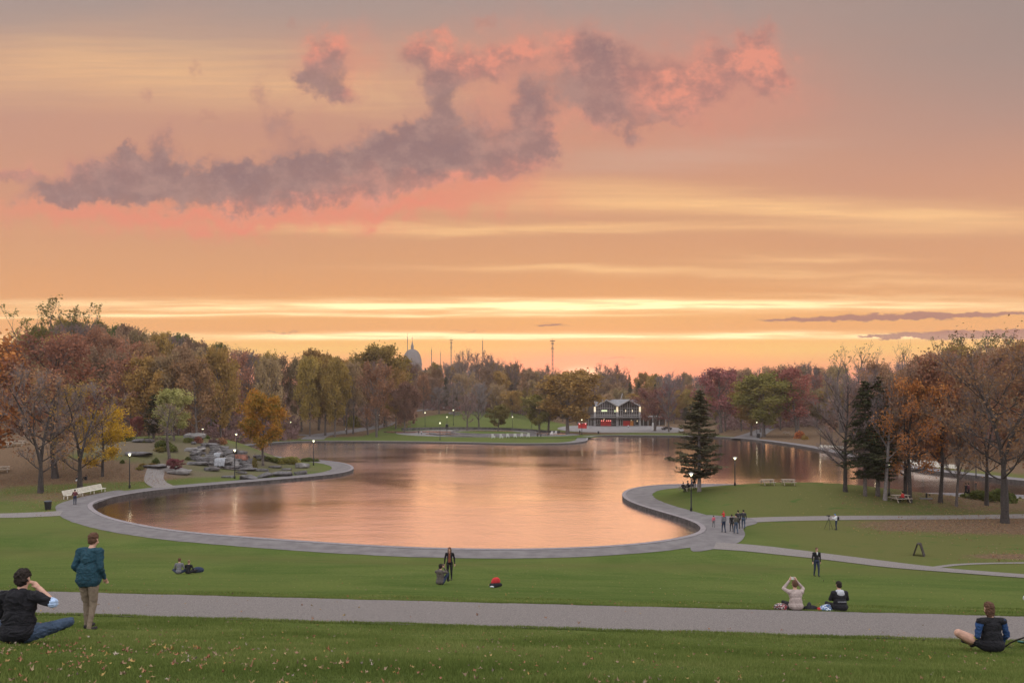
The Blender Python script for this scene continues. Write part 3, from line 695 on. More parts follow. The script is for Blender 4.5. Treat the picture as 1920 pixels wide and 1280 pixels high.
def conifer_proto(key, h, base, cr, seed, gap=.5, per=7, droop=.25, top_pow=.9, card=.34, dens=1.0, w=.16):
    rg = random.Random(seed); rng = np.random.default_rng(seed); b = MB(); T = []; C = []
    b.tube([(0, 0, -.3), (0, 0, .4), (0, 0, h*.5), (0, 0, h)], [h*.021, h*.017, h*.010, .02], 8)
    z = base; k = 0
    while z < h*.985:
        t = (z-base)/(h-base); L0 = cr*((1-t)**top_pow)*(.35+.65*min(1, (t+.05)/.16))+.12
        for i in range(per):
            if rg.random() < .12: continue
            az = k*1.1+i*2*math.pi/per+rg.uniform(-.3, .3); L = L0*rg.uniform(.5, 1.15); zz = z+rg.uniform(-.22, .22)*gap*2
            pts = []
            for j in range(6):
                s = j/5; pts.append(Vector((math.cos(az)*L*s, math.sin(az)*L*s, zz+L*(.22*s-droop*1.6*s*s+.16*s**3)*(1-.5*t))))
            b.tube(pts, [max(.012, .05*(1-t*.7)*(1-j/6)*cr/3.5) for j in range(6)], 3, 0, False)
            for m_ in range(int(L*11*dens)+3):
                s = .18+.82*rg.random(); f = min(4.99, s*5); q = int(f); p = pts[q].lerp(pts[q+1], f-q)
                side = Vector((-math.sin(az), math.cos(az), 0))*rg.uniform(-1, 1)*L*.30*(1.1-s*.55)
                C.append(p+side+Vector((0, 0, rg.uniform(-.07, .07)-abs(side.length)*.12)))
        z += gap*rg.uniform(.55, 1.4)*(1-.35*t); k += 1
    C = np.array(C); n = len(C)*3; i = np.repeat(np.arange(len(C)), 3); P = C[i]+rng.normal(size=(n, 3))*[.13, .13, .045]
    a = rng.normal(size=(n, 3)); a[:, 2] *= .3; a /= np.linalg.norm(a, axis=1)[:, None]
    c = np.cross(a, [0, 0, 1.]+rng.normal(size=(n, 3))*.5); c /= np.linalg.norm(c, axis=1)[:, None]
    s = rng.uniform(.6, 1.3, (n, 1)); a = a*s*card*.8; c = c*s*w*.5
    v = np.stack([P-a, P+c, P+a, P-c], 1).reshape(-1, 3)
    cm = mesh_np('crown', v, np.arange(len(v)).reshape(-1, 4), [M['twig'], M['twig']], np.ones(n, int))
    PROTO[key] = (mesh_np('trunk', b.v, b.f, [M['bark']], smooth=True), cm, h, cr, 'twig')
conifer_proto('pine', 13.6, 2.0, 4.1, 5, gap=.66, per=8, droop=.14, top_pow=.95, dens=1.15)
conifer_proto('fir0', 15.5, 2.6, 3.3, 6, gap=.62, per=6, droop=.3, top_pow=.6)
conifer_proto('fir1', 16, 2.4, 3.2, 7, gap=.6, per=6, droop=.22, top_pow=.7)
SPECIAL = {}
def add_tree(name, key, pos, h, w, leaf, label, group=None, rz=None, bark=None, twigm=None, cat='tree'):
    bm_, cm, ph, pcr, tw = PROTO[key]; sx = (w/2)/pcr; sz = h/ph
    e = empty(name, pos, rng0.uniform(0, 6.28) if rz is None else rz, label, cat, group)
    a = bpy.data.objects.new('trunk', bm_); link(a, e); c = bpy.data.objects.new('crown', cm); link(c, e)
    for ob in (a, c): ob.scale = (sx, sx, sz)
    if bark: a.material_slots[0].link = 'OBJECT'; a.material_slots[0].material = M[bark]
    c.material_slots[0].link = 'OBJECT'; c.material_slots[0].material = M[twigm or tw]
    c.material_slots[1].link = 'OBJECT'; c.material_slots[1].material = LM[leaf]
    return e
PXM = lambda Y: FPX/Y
def tree_px(name, key, bx, by, top, wpx, leaf, label, group=None, **kw):
    """a tree whose foot stands on the ground seen at (bx,by); top and crown width taken from the same distance"""
    x, y, z = on(bx, by); h = (by-top)/PXM(y)
    return add_tree(name, key, (x, y, z-.05), h, wpx/PXM(y), leaf, label, group, **kw)
# --- single trees that can be told apart
proto('frontleft', 15, 2.3, 4.4, 1500, .4, .2, w=.045, seed=61, limbs=17, sub=8, twig=12, shape='oval', up=.95, forks=2, bark='bark_dark')
proto('frontthick', 18, 4.0, 6, 7000, .5, .26, w=.05, seed=62, limbs=18, sub=8, twig=9, shape='round', bark='bark_dark')
proto('yellowy', 9, 1.6, 3.0, 9000, .28, .17, w=.03, seed=63, limbs=14, sub=6, twig=7, shape='round', bark='bark_dark')
proto('maple', 9.5, 2.3, 3.5, 15000, .32, .19, w=.03, seed=64, limbs=15, sub=7, twig=7, shape='round', clump=.35, lean=.03)
proto('bigright', 17, 4.0, 7.0, 6500, .45, .17, w=.035, seed=65, limbs=22, sub=9, twig=10, shape='round', up=.7, forks=2, clump=.9, bark='bark_dark')
proto('orangemaple', 15, 3.4, 4.8, 8500, .4, .17, w=.035, seed=66, limbs=20, sub=8, twig=8, shape='oval', clump=.6, up=.45, bark='bark_dark')
proto('fuzzy', 14, 2.8, 4.8, 500, .4, .18, w=.038, seed=67, limbs=22, sub=9, twig=14, shape='round', up=.85, bark='bark_dark')
proto('slim', 14, 4.5, 2.6, 300, .4, .18, w=.03, seed=68, limbs=14, sub=6, twig=7, shape='oval', up=1.0)
tree_px('bare_tree', 'frontleft', 76, 924, 690, 150, 'rust', 'dark forked tree with thin rusty leaves, standing on leaf litter left of the long bench', bark='bark_dark', rz=1.0)
tree_px('broad_tree', 'frontthick', 104, 896, 638, 200, 'rust', 'thick trunked tree with rust brown crown behind the forked tree left of the bench', bark='bark_dark')
tree_px('bare_tree', 'frontleft', 150, 915, 716, 135, 'gold', 'forked tree with a grey brown crown rising behind the long white bench', bark='bark_dark', rz=4.2)
tree_px('yellow_tree', 'yellowy', 192, 893, 770, 92, 'yellow', 'small bright yellow tree beside the long white bench', bark='bark_dark')
tree_px('orange_tree', 'half0', -15, 905, 640, 170, 'orange', 'orange leaved tree cut off by the left edge of the picture')
tree_px('pale_tree', 'full1', 326, 826, 733, 62, 'pale', 'small pale yellow green tree at the top of the rock garden')
tree_px('thin_tree', 'slim', 318, 862, 755, 60, 'mauve', 'thin leaning bare tree growing out of the rock garden slope')
tree_px('spruce', 'fir1', 288, 822, 738, 54, 'needle', 'dark spruce behind the rock garden beside the pale green tree')
tree_px('small_red_tree', 'full2', 256, 824, 782, 22, 'red', 'small red tree left of the dark spruce')
tree_px('maple_tree', 'maple', 493, 873, 748, 92, 'maplemix', 'orange and green maple standing alone on the rocky peninsula', bark='bark')
tree_px('red_shrub_tree', 'full0', 329, 884, 860, 30, 'pinkred', 'small crimson maple shrub in a stone ring by the little path')
tree_px('conifer', 'pine', 1311, 920, 728, 134, 'needle2', 'lone tall pine on the right peninsula in front of the lake', bark='bark_grey', rz=.3)
tree_px('fir_tree', 'fir0', 1622, 929, 712, 92, 'needle', 'left one of two dark firs growing close together on the right bank')
tree_px('fir_tree', 'fir1', 1646, 929, 704, 104, 'needle', 'right, taller one of two dark firs growing close together on the right bank')
tree_px('bare_tree', 'fuzzy', 1585, 921, 706, 140, 'mauve', 'leafless grey tree with a wide fuzzy crown left of the two firs', bark='bark_dark')
tree_px('grey_trunk_tree', 'slim', 1659, 937, 700, 70, 'brown', 'slender grey trunked tree between the firs and the orange maple', bark='bark_grey')
tree_px('maple_tree', 'orangemaple', 1706, 941, 708, 135, 'orange', 'bright orange maple over the picnic table with the person in red', bark='bark_dark')
tree_px('slim_tree', 'half1', 1697, 934, 690, 90, 'brown', 'brown tree whose dark trunk stands just behind the orange maple', bark='bark_dark')
tree_px('slim_tree', 'half2', 1763, 942, 664, 110, 'rust', 'straight dark trunked rusty tree right of the black arrow sign', bark='bark_dark')
tree_px('bare_tree', 'fuzzy', 1793, 949, 735, 90, 'brown', 'thin leafless tree between the arrow sign and the large orange tree', bark='bark')
tree_px('rust_tree', 'bigright', 1850, 947, 690, 150, 'rust', 'rusty tree right behind the lawn path with a short dark trunk', bark='bark_dark')
tree_px('large_tree', 'bigright', 1884, 980, 652, 300, 'rust', 'large spreading orange tree at the right edge of the lawn path', bark='bark_dark', rz=2.2)
tree_px('large_tree', 'frontthick', 1965, 965, 655, 190, 'rust', 'rust crowned tree cut off by the right edge of the picture', bark='bark_dark')
tree_px('fuzzy_tree', 'bare0', 690, 815, 764, 46, 'mauve', 'small round leafless tree on the green bank beside the hill path')
tree_px('green_tree', 'full0', 934, 808, 760, 40, 'olive', 'small round green tree on the grassy island of the wading pools')
tree_px('bare_tree', 'bare1', 876, 806, 740, 40, 'mauve', 'leafless tree left of the small round green tree by the pools')
tree_px('bare_tree', 'bare2', 898, 804, 722, 44, 'mauve', 'tall leafless grey tree behind the wading pools, left of the small green tree')
tree_px('thin_tree', 'bare0', 650, 814, 700, 40, 'mauve', 'thin bare tree left of the round leafless tree by the hill path')
tree_px('olive_tree', 'full1', 1012, 811, 742, 66, 'olive', 'low olive green tree left of the golden tree at the pavilion')
tree_px('golden_tree', 'full2', 1064, 813, 700, 118, 'gold', 'broad golden tree at the left end of the pavilion')
tree_px('brown_tree', 'half0', 1028, 811, 712, 64, 'brown', 'brown leaved tree between the olive tree and the golden tree')
tree_px('crimson_tree', 'half1', 1228, 808, 730, 66, 'pinkred', 'crimson tree at the right end of the pavilion')
tree_px('pale_bare_tree', 'bare2', 1254, 810, 722, 44, 'pinkred', 'pale bare tree right of the crimson tree at the pavilion')
tree_px('green_yellow_tree', 'full0', 1432, 819, 702, 112, 'olive', 'broad green and yellow tree above the far shore beside the grove path')
tree_px('green_yellow_tree', 'full1', 1408, 817, 716, 70, 'gold', 'smaller yellow green tree at the foot of the grove path')
tree_px('red_tree', 'half2', 1352, 811, 690, 96, 'pinkred', 'deep red tree on the far shore behind the lone pine')
tree_px('dark_red_tree', 'half0', 1494, 818, 692, 84, 'red', 'dark red tree with a forked trunk above the right bend of the shore')
tree_px('yellow_tree', 'full2', 722, 800, 655, 96, 'gold', 'tall golden tree on the left side of the hill path')
tree_px('yellow_tree', 'full0', 598, 806, 662, 72, 'gold', 'tall yellow green tree among brown ones at the left wood edge')
# --- the woods: rows of single trees
sky_l = [(-200, 640), (0, 662), (60, 625), (120, 600), (200, 612), (235, 620), (300, 622), (400, 624), (470, 632), (560, 648), (620, 652), (700, 648), (750, 664), (775, 672), (800, 684), (830, 682), (880, 668), (930, 672), (970, 682), (1020, 694), (1060, 700), (1095, 722), (1130, 690), (1170, 690), (1200, 704), (1240, 700), (1300, 706), (1350, 694), (1400, 690), (1480, 686), (1540, 690), (1600, 688), (1680, 680), (1740, 672), (1780, 662), (1850, 652), (1920, 650), (2100, 640)]
skyf = lambda px: np.interp(px, [a for a, b in sky_l], [b for a, b in sky_l])
zones = [('the wooded hill left of the dome', -170, 770, [(172, 46), (198, 24), (228, 6), (262, 0)], 5.8),
         ('the wood behind the wading pools and pavilion', 765, 1345, [(362, 38), (395, 22), (425, 8), (465, 0)], 6.6),
         ('the grove above the right bend of the shore', 1345, 1590, [(285, 26), (320, 8), (355, 0)], 6.4),
         ('the wood along the far right shore', 1590, 2080, [(150, 50), (176, 30), (205, 6), (235, 0)], 6.6)]
KN = {'tan': 'tan leaved', 'rust': 'rusty orange', 'orange': 'orange', 'red': 'dark red', 'gold': 'golden yellow', 'olive': 'olive green', 'green': 'dark green', 'brown': 'brown leaved', 'mauve': 'leafless purple grey', 'pinkred': 'crimson'}
pal = {0: ['rust', 'tan', 'mauve', 'mauve', 'tan', 'brown', 'brown', 'gold', 'gold', 'olive', 'tan'], 1: ['mauve', 'brown', 'tan', 'mauve', 'gold', 'rust', 'tan', 'tan', 'gold'], 2: ['tan', 'gold', 'red', 'tan', 'rust', 'mauve', 'brown'], 3: ['rust', 'brown', 'mauve', 'tan', 'gold', 'rust', 'mauve', 'tan']}
rgT = random.Random(77); ntree = 0; fill = {}
LMK = [(-100, 'beyond the left edge'), (20, 'at the far left edge'), (80, 'behind the dark forked tree'), (150, 'behind the long bench'), (205, 'behind the small yellow tree'), (256, 'behind the small red tree'), (326, 'behind the pale green tree'), (385, 'above the top boulder'), (440, 'above the waterfall'), (505, 'behind the lone maple'), (560, 'above the peninsula tip'), (610, 'at the start of the hill path'),
       (655, 'behind the thin bank tree'), (700, 'behind the round leafless tree'), (740, 'at the hill path bend'), (785, 'below the dome'), (830, 'left of the wading pools'), (885, 'behind the leafless pool trees'), (934, 'behind the small green pool tree'), (975, 'behind the white chairs'), (1015, 'behind the olive tree'), (1064, 'behind the golden tree'), (1110, 'at the pavilion left corner'), (1157, 'behind the pavilion'), (1200, 'at the pavilion right corner'),
       (1235, 'behind the crimson tree'), (1275, 'left of the lone pine'), (1311, 'behind the lone pine'), (1352, 'behind the deep red tree'), (1405, 'behind the grove path'), (1450, 'behind the broad green tree'), (1494, 'behind the dark red tree'), (1540, 'at the shore bend'), (1585, 'behind the grey leafless tree'), (1640, 'behind the two firs'), (1706, 'behind the orange maple'), (1763, 'above the arrow sign'), (1805, 'above the walking pair'), (1850, 'behind the rusty right tree'), (1900, 'behind the large orange tree'), (1960, 'at the far right edge'), (2040, 'beyond the right edge')]
for zi, (zn, p0, p1, rows, gap) in enumerate(zones):
    for ri, (Y, low) in enumerate(rows):
        if zi == 0: 
            pass
        step = gap/Y*FPX; px = p0+rgT.uniform(0, step)
        while px < p1:
            Yj = Y*rgT.uniform(.96, 1.05)
            if zi == 0 and px > 560: Yj *= 1+(px-560)/210*.55
            if zi == 0 and px < 560 and ri == 0 and px > 230: Yj = max(Yj, 178)
            x = (px-960)/FPX*Yj; z = Hz(x, Yj)
            s = float(shore(np.array([[x, Yj]]))[0])
            if s < 6: px += step*rgT.uniform(.8, 1.2); continue
            by = HY+(EYE-z)*FPX/Yj
            top = skyf(px)+low*rgT.uniform(.7, 1.3)+rgT.uniform(-7, 9); h = (by-top)/PXM(Yj)
            h = min(max(h, 8.0), 25)
            leaf = rgT.choice(pal[zi]); back = ri == len(rows)-1
            if leaf == 'mauve': key = rgT.choice(['bare0', 'bare1', 'bare2'])
            elif leaf in ('rust', 'brown', 'tan', 'red', 'orange', 'pinkred'): key = rgT.choice(['half0', 'half1', 'half2', 'full0'])
            else: key = rgT.choice(['full0', 'full1', 'full2'])
            if zi == 1 and rgT.random() < .14: key = rgT.choice(['fir0', 'fir1']); leaf = 'green'
            if zi == 0 and back and rgT.random() < .4: leaf = 'green'; key = rgT.choice(['full0', 'full1'])
            w = rgT.uniform(8.0, 11.5) if key[:3] != 'fir' else rgT.uniform(5, 6.5)
            kn = KN[leaf] if key[:3] != 'fir' else 'dark conifer'
            lf = 'needle' if key[:3] == 'fir' else leaf
            where = ('front row', 'second row', 'third row' if len(rows) == 4 else 'back row', 'back row')[ri]
            lm_ = min(LMK, key=lambda q_: abs(q_[0]-px))[1]
            lab = f'{kn} tree, {where}, {lm_}'
            fill.setdefault(lab, []).append((px, add_tree('woodland_tree' if key[:3] != 'fir' else 'conifer', key, (x, Yj, z-.1), h, w, lf, lab, f'{kn} trees of {zn}')))
            ntree += 1; px += step*rgT.uniform(.8, 1.2)
for lab, L_ in fill.items():
    L_.sort(key=lambda q_: q_[0])
    if len(L_) > 1:
        nm = {2: ('left', 'right'), 3: ('left', 'middle', 'right')}.get(len(L_), ['first from left', 'second from left', 'third from left', 'fourth from left', 'fifth from left', 'sixth from left', 'seventh from left'][:len(L_)])
        for w_, (a_, o_) in zip(nm, L_): o_['label'] = lab+', '+(w_+' one' if 'from' not in w_ else w_)
# tall sparse trees that stand out of the skyline
def skyline_tree(key, px, top, Y, w, leaf, label, group, tw='twig_warm'):
    x = (px-960)/FPX*Y; z = Hz(x, Y); h = EYE-z+(HY-top)/PXM(Y)
    return add_tree('tall_tree', key, (x, Y, z-.1), h, w, leaf, label, group, twigm=tw, bark='bark')
for k, (px, top, w) in enumerate([(50, 588, 8), (88, 574, 9), (128, 578, 10), (160, 584, 8)]):
    skyline_tree('poplar0', px, top, 250, w, 'olive', f'tufted open tree above the left skyline, {ORD[k]} from the left', 'tall open trees above the left skyline')
for k, (px, top, w) in enumerate([(1578, 655, 9), (1608, 650, 10), (1640, 660, 8), (1682, 650, 7), (1704, 650, 6), (1735, 658, 8)]):
    skyline_tree('poplar1', px, top, 255, w, 'olive', f'tall leafless tree above the right skyline, {ORD[k]} from the left', 'bare tall trees above the right skyline')
for k, (px, top, w) in enumerate([(1775, 645, 6), (1797, 636, 6), (1822, 644, 6), (1845, 640, 6), (1866, 634, 7), (1893, 640, 6), (1915, 636, 6)]):
    skyline_tree('poplar0', px, top, 250, w, 'green', f'narrow green tufted tree above the far right skyline, {ORD[k]} from the left', 'tufted tall trees above the far right skyline')
for k, (px, top, w) in enumerate([(868, 660, 12), (900, 664, 14), (925, 670, 12), (960, 680, 12), (1030, 688, 13), (1135, 686, 13), (1160, 688, 12)]):
    skyline_tree('bare1', px, top, 400, w, 'mauve', f'round bare crown against the glow over the middle wood, {ORD[k]} from the left', 'bare crowns against the glow over the middle wood')

# undergrowth and the far woods that read as one mass
def mass(name, rows, n, size, leaf, label, hgt, seed, cat):
    rng = np.random.default_rng(seed); P = []
    for (pa, pb, Ya, Yb, k) in rows:
        px = rng.uniform(pa, pb, k); Y = rng.uniform(Ya, Yb, k); P.append(np.c_[(px-960)/FPX*Y, Y])
    P = np.vstack(P); z, s = Hs(P[:, 0], P[:, 1]); ok = s > 5; P = P[ok]; z = z[ok]
    hh = hgt*(.35+.65*np.abs(np.sin(P[:, 0]*.23)*np.cos(P[:, 1]*.19+P[:, 0]*.05)))
    C = np.c_[P, z+rng.random(len(P))**1.3*hh]
    v, f = leaves(C, len(C)*n, .5*size, size, rng)
    o = ob_me(name, mesh_np(name, v, f, [LM[leaf]])); return tag(o, label, cat, kind='stuff')
mass('undergrowth', [(-150, 560, 178, 250, 9000), (560, 770, 290, 400, 4000), (1600, 2100, 150, 230, 7000)], 3, .4, 'brown', 'brown undergrowth on the floor of the woods', 1.6, 1, 'undergrowth')
mass('woodland_brush', [(-150, 560, 205, 280, 7000), (780, 1345, 385, 470, 12000), (1345, 1600, 300, 380, 5000), (1600, 2100, 170, 260, 5000)], 3, .7, 'mauve', 'dull brush filling the woods between the trunks', 6.5, 2, 'brush')
mass('distant_woods', [(-300, 780, 300, 520, 9000), (760, 1600, 480, 900, 12000), (1550, 2300, 260, 460, 8000)], 3, 1.3, 'brown', 'far woods merging into one mass behind the nearer trees', 11, 3, 'woods')

# ------------------------------------------------------------------ rocks, shrubs and waterfall
def rock(name, px, py, size, m, label, group, seed, rz=0, lift=.0):
    rg = random.Random(seed); bm = bmesh.new()
    for i in range(26):
        v = Vector([rg.uniform(-1, 1) for _ in range(3)]); mx_ = max(abs(c) for c in v); v = v/mx_*rg.uniform(.8, 1)
        v.z = max(-.6, v.z); v = Vector((v.x*size[0]/2, v.y*size[1]/2, v.z*size[2]*.55+size[2]*.35)); bm.verts.new(v)
    r = bmesh.ops.convex_hull(bm, input=bm.verts)
    junk = [e for e in r['geom_interior'] if isinstance(e, bmesh.types.BMVert)]
    bmesh.ops.delete(bm, geom=junk, context='VERTS')
    bmesh.ops.bevel(bm, geom=list(bm.edges), offset=min(size)*.06, segments=1, affect='EDGES')
    bmesh.ops.triangulate(bm, faces=list(bm.faces)); bmesh.ops.subdivide_edges(bm, edges=list(bm.edges), cuts=1)
    for v in bm.verts: v.co += Vector([rg.uniform(-1, 1) for _ in range(3)])*min(size)*.028
    me = bpy.data.meshes.new(name); bm.to_mesh(me); bm.free(); me.materials.append(M[m])
    x, y, z = on(px, py); o = ob_me(name, me, None, (x, y, z+lift)); o.rotation_euler.z = rz
    return tag(o, label, 'rock', group)
RG = 'boulders and slabs of the rock garden'
# (px, py base, width px, height px, material, label)
rocks = [(366, 822, 42, 13, 'rock_pale', 'big pale flat topped boulder at the very top of the rock garden'),
         (309, 816, 26, 4, 'rock_pale', 'thin pale slab beside the top boulder of the rock garden'),
         (268, 828, 40, 8, 'rock', 'long dark slab under the two people at the top left of the rocks'),
         (262, 853, 52, 8, 'rock', 'long low grey rock behind the leftmost lamp of the shore'),
         (290, 876, 44, 6, 'rock', 'low grey ledge left of the crimson shrub'),
         (338, 888, 44, 9, 'rock_pale', 'curved stone edging in front of the crimson shrub'),
         (372, 870, 44, 6, 'rock', 'flat slab right of the crimson shrub'),
         (366, 845, 40, 7, 'rock_pale', 'smooth pale slab above the waterfall on the left'),
         (392, 836, 34, 7, 'rock', 'dark slab on the upper edge of the waterfall'),
         (412, 842, 34, 8, 'rock', 'dark stepped slab in the middle of the waterfall top'),
         (430, 848, 34, 8, 'rock', 'dark stepped slab right above the falls'),
         (448, 851, 30, 8, 'rock', 'rightmost dark slab at the top of the waterfall'),
         (402, 853, 26, 6, 'rock', 'tilted grey slab beside the falling water'),
         (396, 866, 36, 12, 'rock', 'blocky rock face left of the falling water'),
         (412, 872, 44, 7, 'rock', 'dark ledge under the falling water'),
         (378, 864, 24, 8, 'rock', 'square boulder left of the blocky rock face'),
         (430, 868, 24, 16, 'rock_pale', 'tall grey slab right of the falling water'),
         (452, 864, 30, 15, 'rock_red', 'reddish brown boulder right of the waterfall'),
         (455, 871, 34, 7, 'rock', 'dark ledge under the reddish boulder'),
         (397, 882, 30, 8, 'rock', 'pointed grey boulder on the gravel below the falls'),
         (436, 877, 30, 6, 'rock', 'dark flat stone behind the lamp in front of the falls'),
         (462, 881, 44, 5, 'rock', 'long thin slab lying left of the lone maple'),
         (452, 888, 24, 6, 'rock', 'small dark stone near the lamp in front of the falls'),
         (427, 895, 26, 5, 'rock', 'low flat stone in the lawn left of the lamp foot'),
         (466, 898, 34, 10, 'rock', 'rounded grey boulder in the lawn right of the lamp foot'),
         (497, 895, 32, 12, 'rock', 'blocky dark boulder in front of the lone maple'),
         (527, 892, 44, 12, 'rock', 'wide layered boulder in front of the lone maple'),
         (493, 883, 26, 6, 'rock', 'small slab at the foot of the lone maple'),
         (516, 877, 24, 5, 'rock', 'flat stone right of the foot of the lone maple'),
         (538, 881, 20, 5, 'rock', 'small flat stone between the maple and the pale boulder'),
         (566, 877, 26, 11, 'rock_pale', 'pale rounded boulder near the tip of the peninsula'),
         (563, 889, 26, 9, 'rock', 'dark square boulder nearest the tip of the peninsula'),
         (486, 862, 22, 11, 'rock', 'grey boulder standing behind the lone maple'),
         (470, 866, 16, 8, 'rock', 'small boulder left of the one behind the maple')]
for i, (px, py, w_, h_, m_, lab) in enumerate(rocks):
    x, y, z = on(px, py); k = PXM(y); rock('boulder' if h_ > 8 else 'rock_slab', px, py, (w_/k, max(w_*.6, 14)/k, h_/k*.95), m_, lab, RG, 100+i, rz=(i*1.7 % .6)-.3)
rgk = random.Random(8)
for i in range(64):
    px = rgk.uniform(360, 470); py = 834+(px-372)*.2+rgk.uniform(0, 30); px += 0 if py > 842 or px < 430 else 0; x, y, z = on(px, py); k = PXM(y)
    rock('rock_slab', px, py, (rgk.uniform(9, 22)/k, rgk.uniform(8, 16)/k, rgk.uniform(4, 9)/k), rgk.choice(['rock', 'rock', 'rock_pale']), 'small broken slab among the stepped stones around the waterfall', 'broken slabs round the waterfall', 300+i, rgk.uniform(-1, 1))
mf = mat('falling_water', (.24, .24, .25), .25, .25, 4, .4, coord='Object')
for k_, (px, pt, pb, w_, lab) in enumerate([(419, 858, 872, 19, 'wide white curtain of the small waterfall'), (414, 848, 857, 12, 'upper thin white cascade above the waterfall')]):
    x, y, z = on(px, pb); k = PXM(y); b = MB(); n_ = 14; vs = []
    for i in range(n_+1):
        for j, (dz_, dy_) in enumerate(((0.05, -.55), ((pb-pt)/k*.55, -.42), ((pb-pt)/k, -.1), ((pb-pt)/k+.05, 1.2))):
            vs.append(((i/n_-.5)*w_/k, dy_+.08*math.sin(i*2.3), dz_+.03*math.sin(i*1.3)))
    b.add(vs, [(i*4+j, i*4+4+j, i*4+5+j, i*4+1+j) for i in range(n_) for j in range(3)])
    o = b.build('waterfall', mf, smooth=True, loc=(x, y-1.4, z)); tag(o, lab, 'waterfall', kind='stuff')
sheet('rock_pool', ell(*[on(424, 876)[0], on(424, 876)[1]], 5, 1.6), M['water'], .12, 1)
def shrub_mesh(seed, n, r, h, size):
    rng = np.random.default_rng(seed); a = rng.normal(size=(n, 3)); a /= np.linalg.norm(a, axis=1)[:, None]; a *= rng.random((n, 1))**.4
    a[:, 2] = np.abs(a[:, 2]); lob = 1+.3*np.sin(3*np.arctan2(a[:, 1], a[:, 0])+seed)
    C = a*[r, r, h]; C[:, :2] *= lob[:, None]; v, f = leaves(C, n*2, .05, size, rng); return mesh_np('foliage', v, f, [M['twig']])
SH = [shrub_mesh(i, 700, 1, 1, .17) for i in range(3)]
stb = MB()
for a in range(7): stb.tube([(0, 0, -.1), (math.cos(a)*.3, math.sin(a)*.3, .5), (math.cos(a)*.55, math.sin(a)*.55, .8)], [.04, .025, .01], 4)
stem_me = mesh_np('stem', stb.v, stb.f, [M['bark']])
def shrub(px, py, w, h, leaf, label, group='shrubs of the rock garden', name='shrub'):
    x, y, z = on(px, py); k = PXM(y); e = empty(name, (x, y, z), px, label, 'shrub', group)
    a = bpy.data.objects.new('foliage', SH[int(px) % 3]); link(a, e); a.scale = (w/k/2, w/k/2, h/k); a.material_slots[0].link = 'OBJECT'; a.material_slots[0].material = LM[leaf]
    s = bpy.data.objects.new('stem', stem_me); link(s, e); s.scale = a.scale
for px, py, w, h, lf, lab in [(276, 829, 14, 9, 'green', 'round dark green shrub under the spruce'), (304, 838, 30, 13, 'green', 'wide green shrub on the upper rock garden slope'), (320, 845, 26, 12, 'green', 'green shrub at the foot of the thin leaning tree'), (300, 846, 20, 8, 'olive', 'low olive shrub left of the thin leaning tree'),
        (352, 829, 18, 9, 'green', 'green shrub in front of the big pale boulder'), (293, 868, 12, 10, 'green', 'small pointed green shrub on the lawn behind the first lamp'), (230, 868, 8, 7, 'green', 'tiny green shrub between the yellow tree and the first lamp'), (352, 862, 10, 6, 'green', 'tiny green shrub above the crimson one'),
        (268, 873, 14, 5, 'gold', 'low yellow green tuft left of the grey ledge'), (285, 873, 14, 5, 'gold', 'low yellow tuft above the grey ledge'), (263, 880, 14, 6, 'olive', 'low olive tuft in front of the yellow tufts'), (400, 833, 20, 12, 'mauve', 'purple brown bush over the waterfall'), (416, 832, 18, 12, 'rust', 'rusty bush right of the purple brown one'), (450, 826, 12, 8, 'pale', 'small pale green bush behind the waterfall'), (372, 830, 16, 12, 'red', 'reddish bush right of the big pale boulder'),
        (388, 822, 10, 6, 'green', 'small green bush right of the top boulder'), (477, 878, 9, 20, 'olive', 'narrow dark olive plant standing left of the maple'), (1500, 822, 18, 14, 'orange', 'orange bush under the dark red tree on the far shore'), (1508, 824, 12, 9, 'gold', 'yellow bush beside the orange bush on the far shore'),
        (1838, 935, 60, 16, 'green', 'dark green hedge like bush behind the rusty right tree'), (1875, 938, 50, 22, 'green', 'green bush behind the trunk of the large right tree'), (662, 800, 26, 24, 'olive', 'olive bush in the shade left of the hill path'), (400, 806, 26, 22, 'olive', 'yellow green bush at the wood edge behind the rock garden'), (345, 812, 30, 18, 'rust', 'rusty bush below the pale tree'), (240, 826, 22, 14, 'green', 'dark bush left of the small red tree')]:
    shrub(px, py, w, h, lf, lab, name='shrub')
for px, py, w, h, lf, lab in [(490, 861, 34, 7, 'green', 'long green planting on the far side of the peninsula behind the maple'), (514, 865, 30, 8, 'green', 'green clump right behind the maple trunk'), (543, 867, 40, 11, 'olive', 'big olive grass clump on the peninsula'), (528, 868, 30, 9, 'olive', 'olive grass clump in front of the green planting'), (578, 863, 34, 7, 'green', 'low green clump near the lamp on the peninsula')]:
    shrub(px, py, w, h, lf, lab, 'plants along the peninsula', 'shrub')

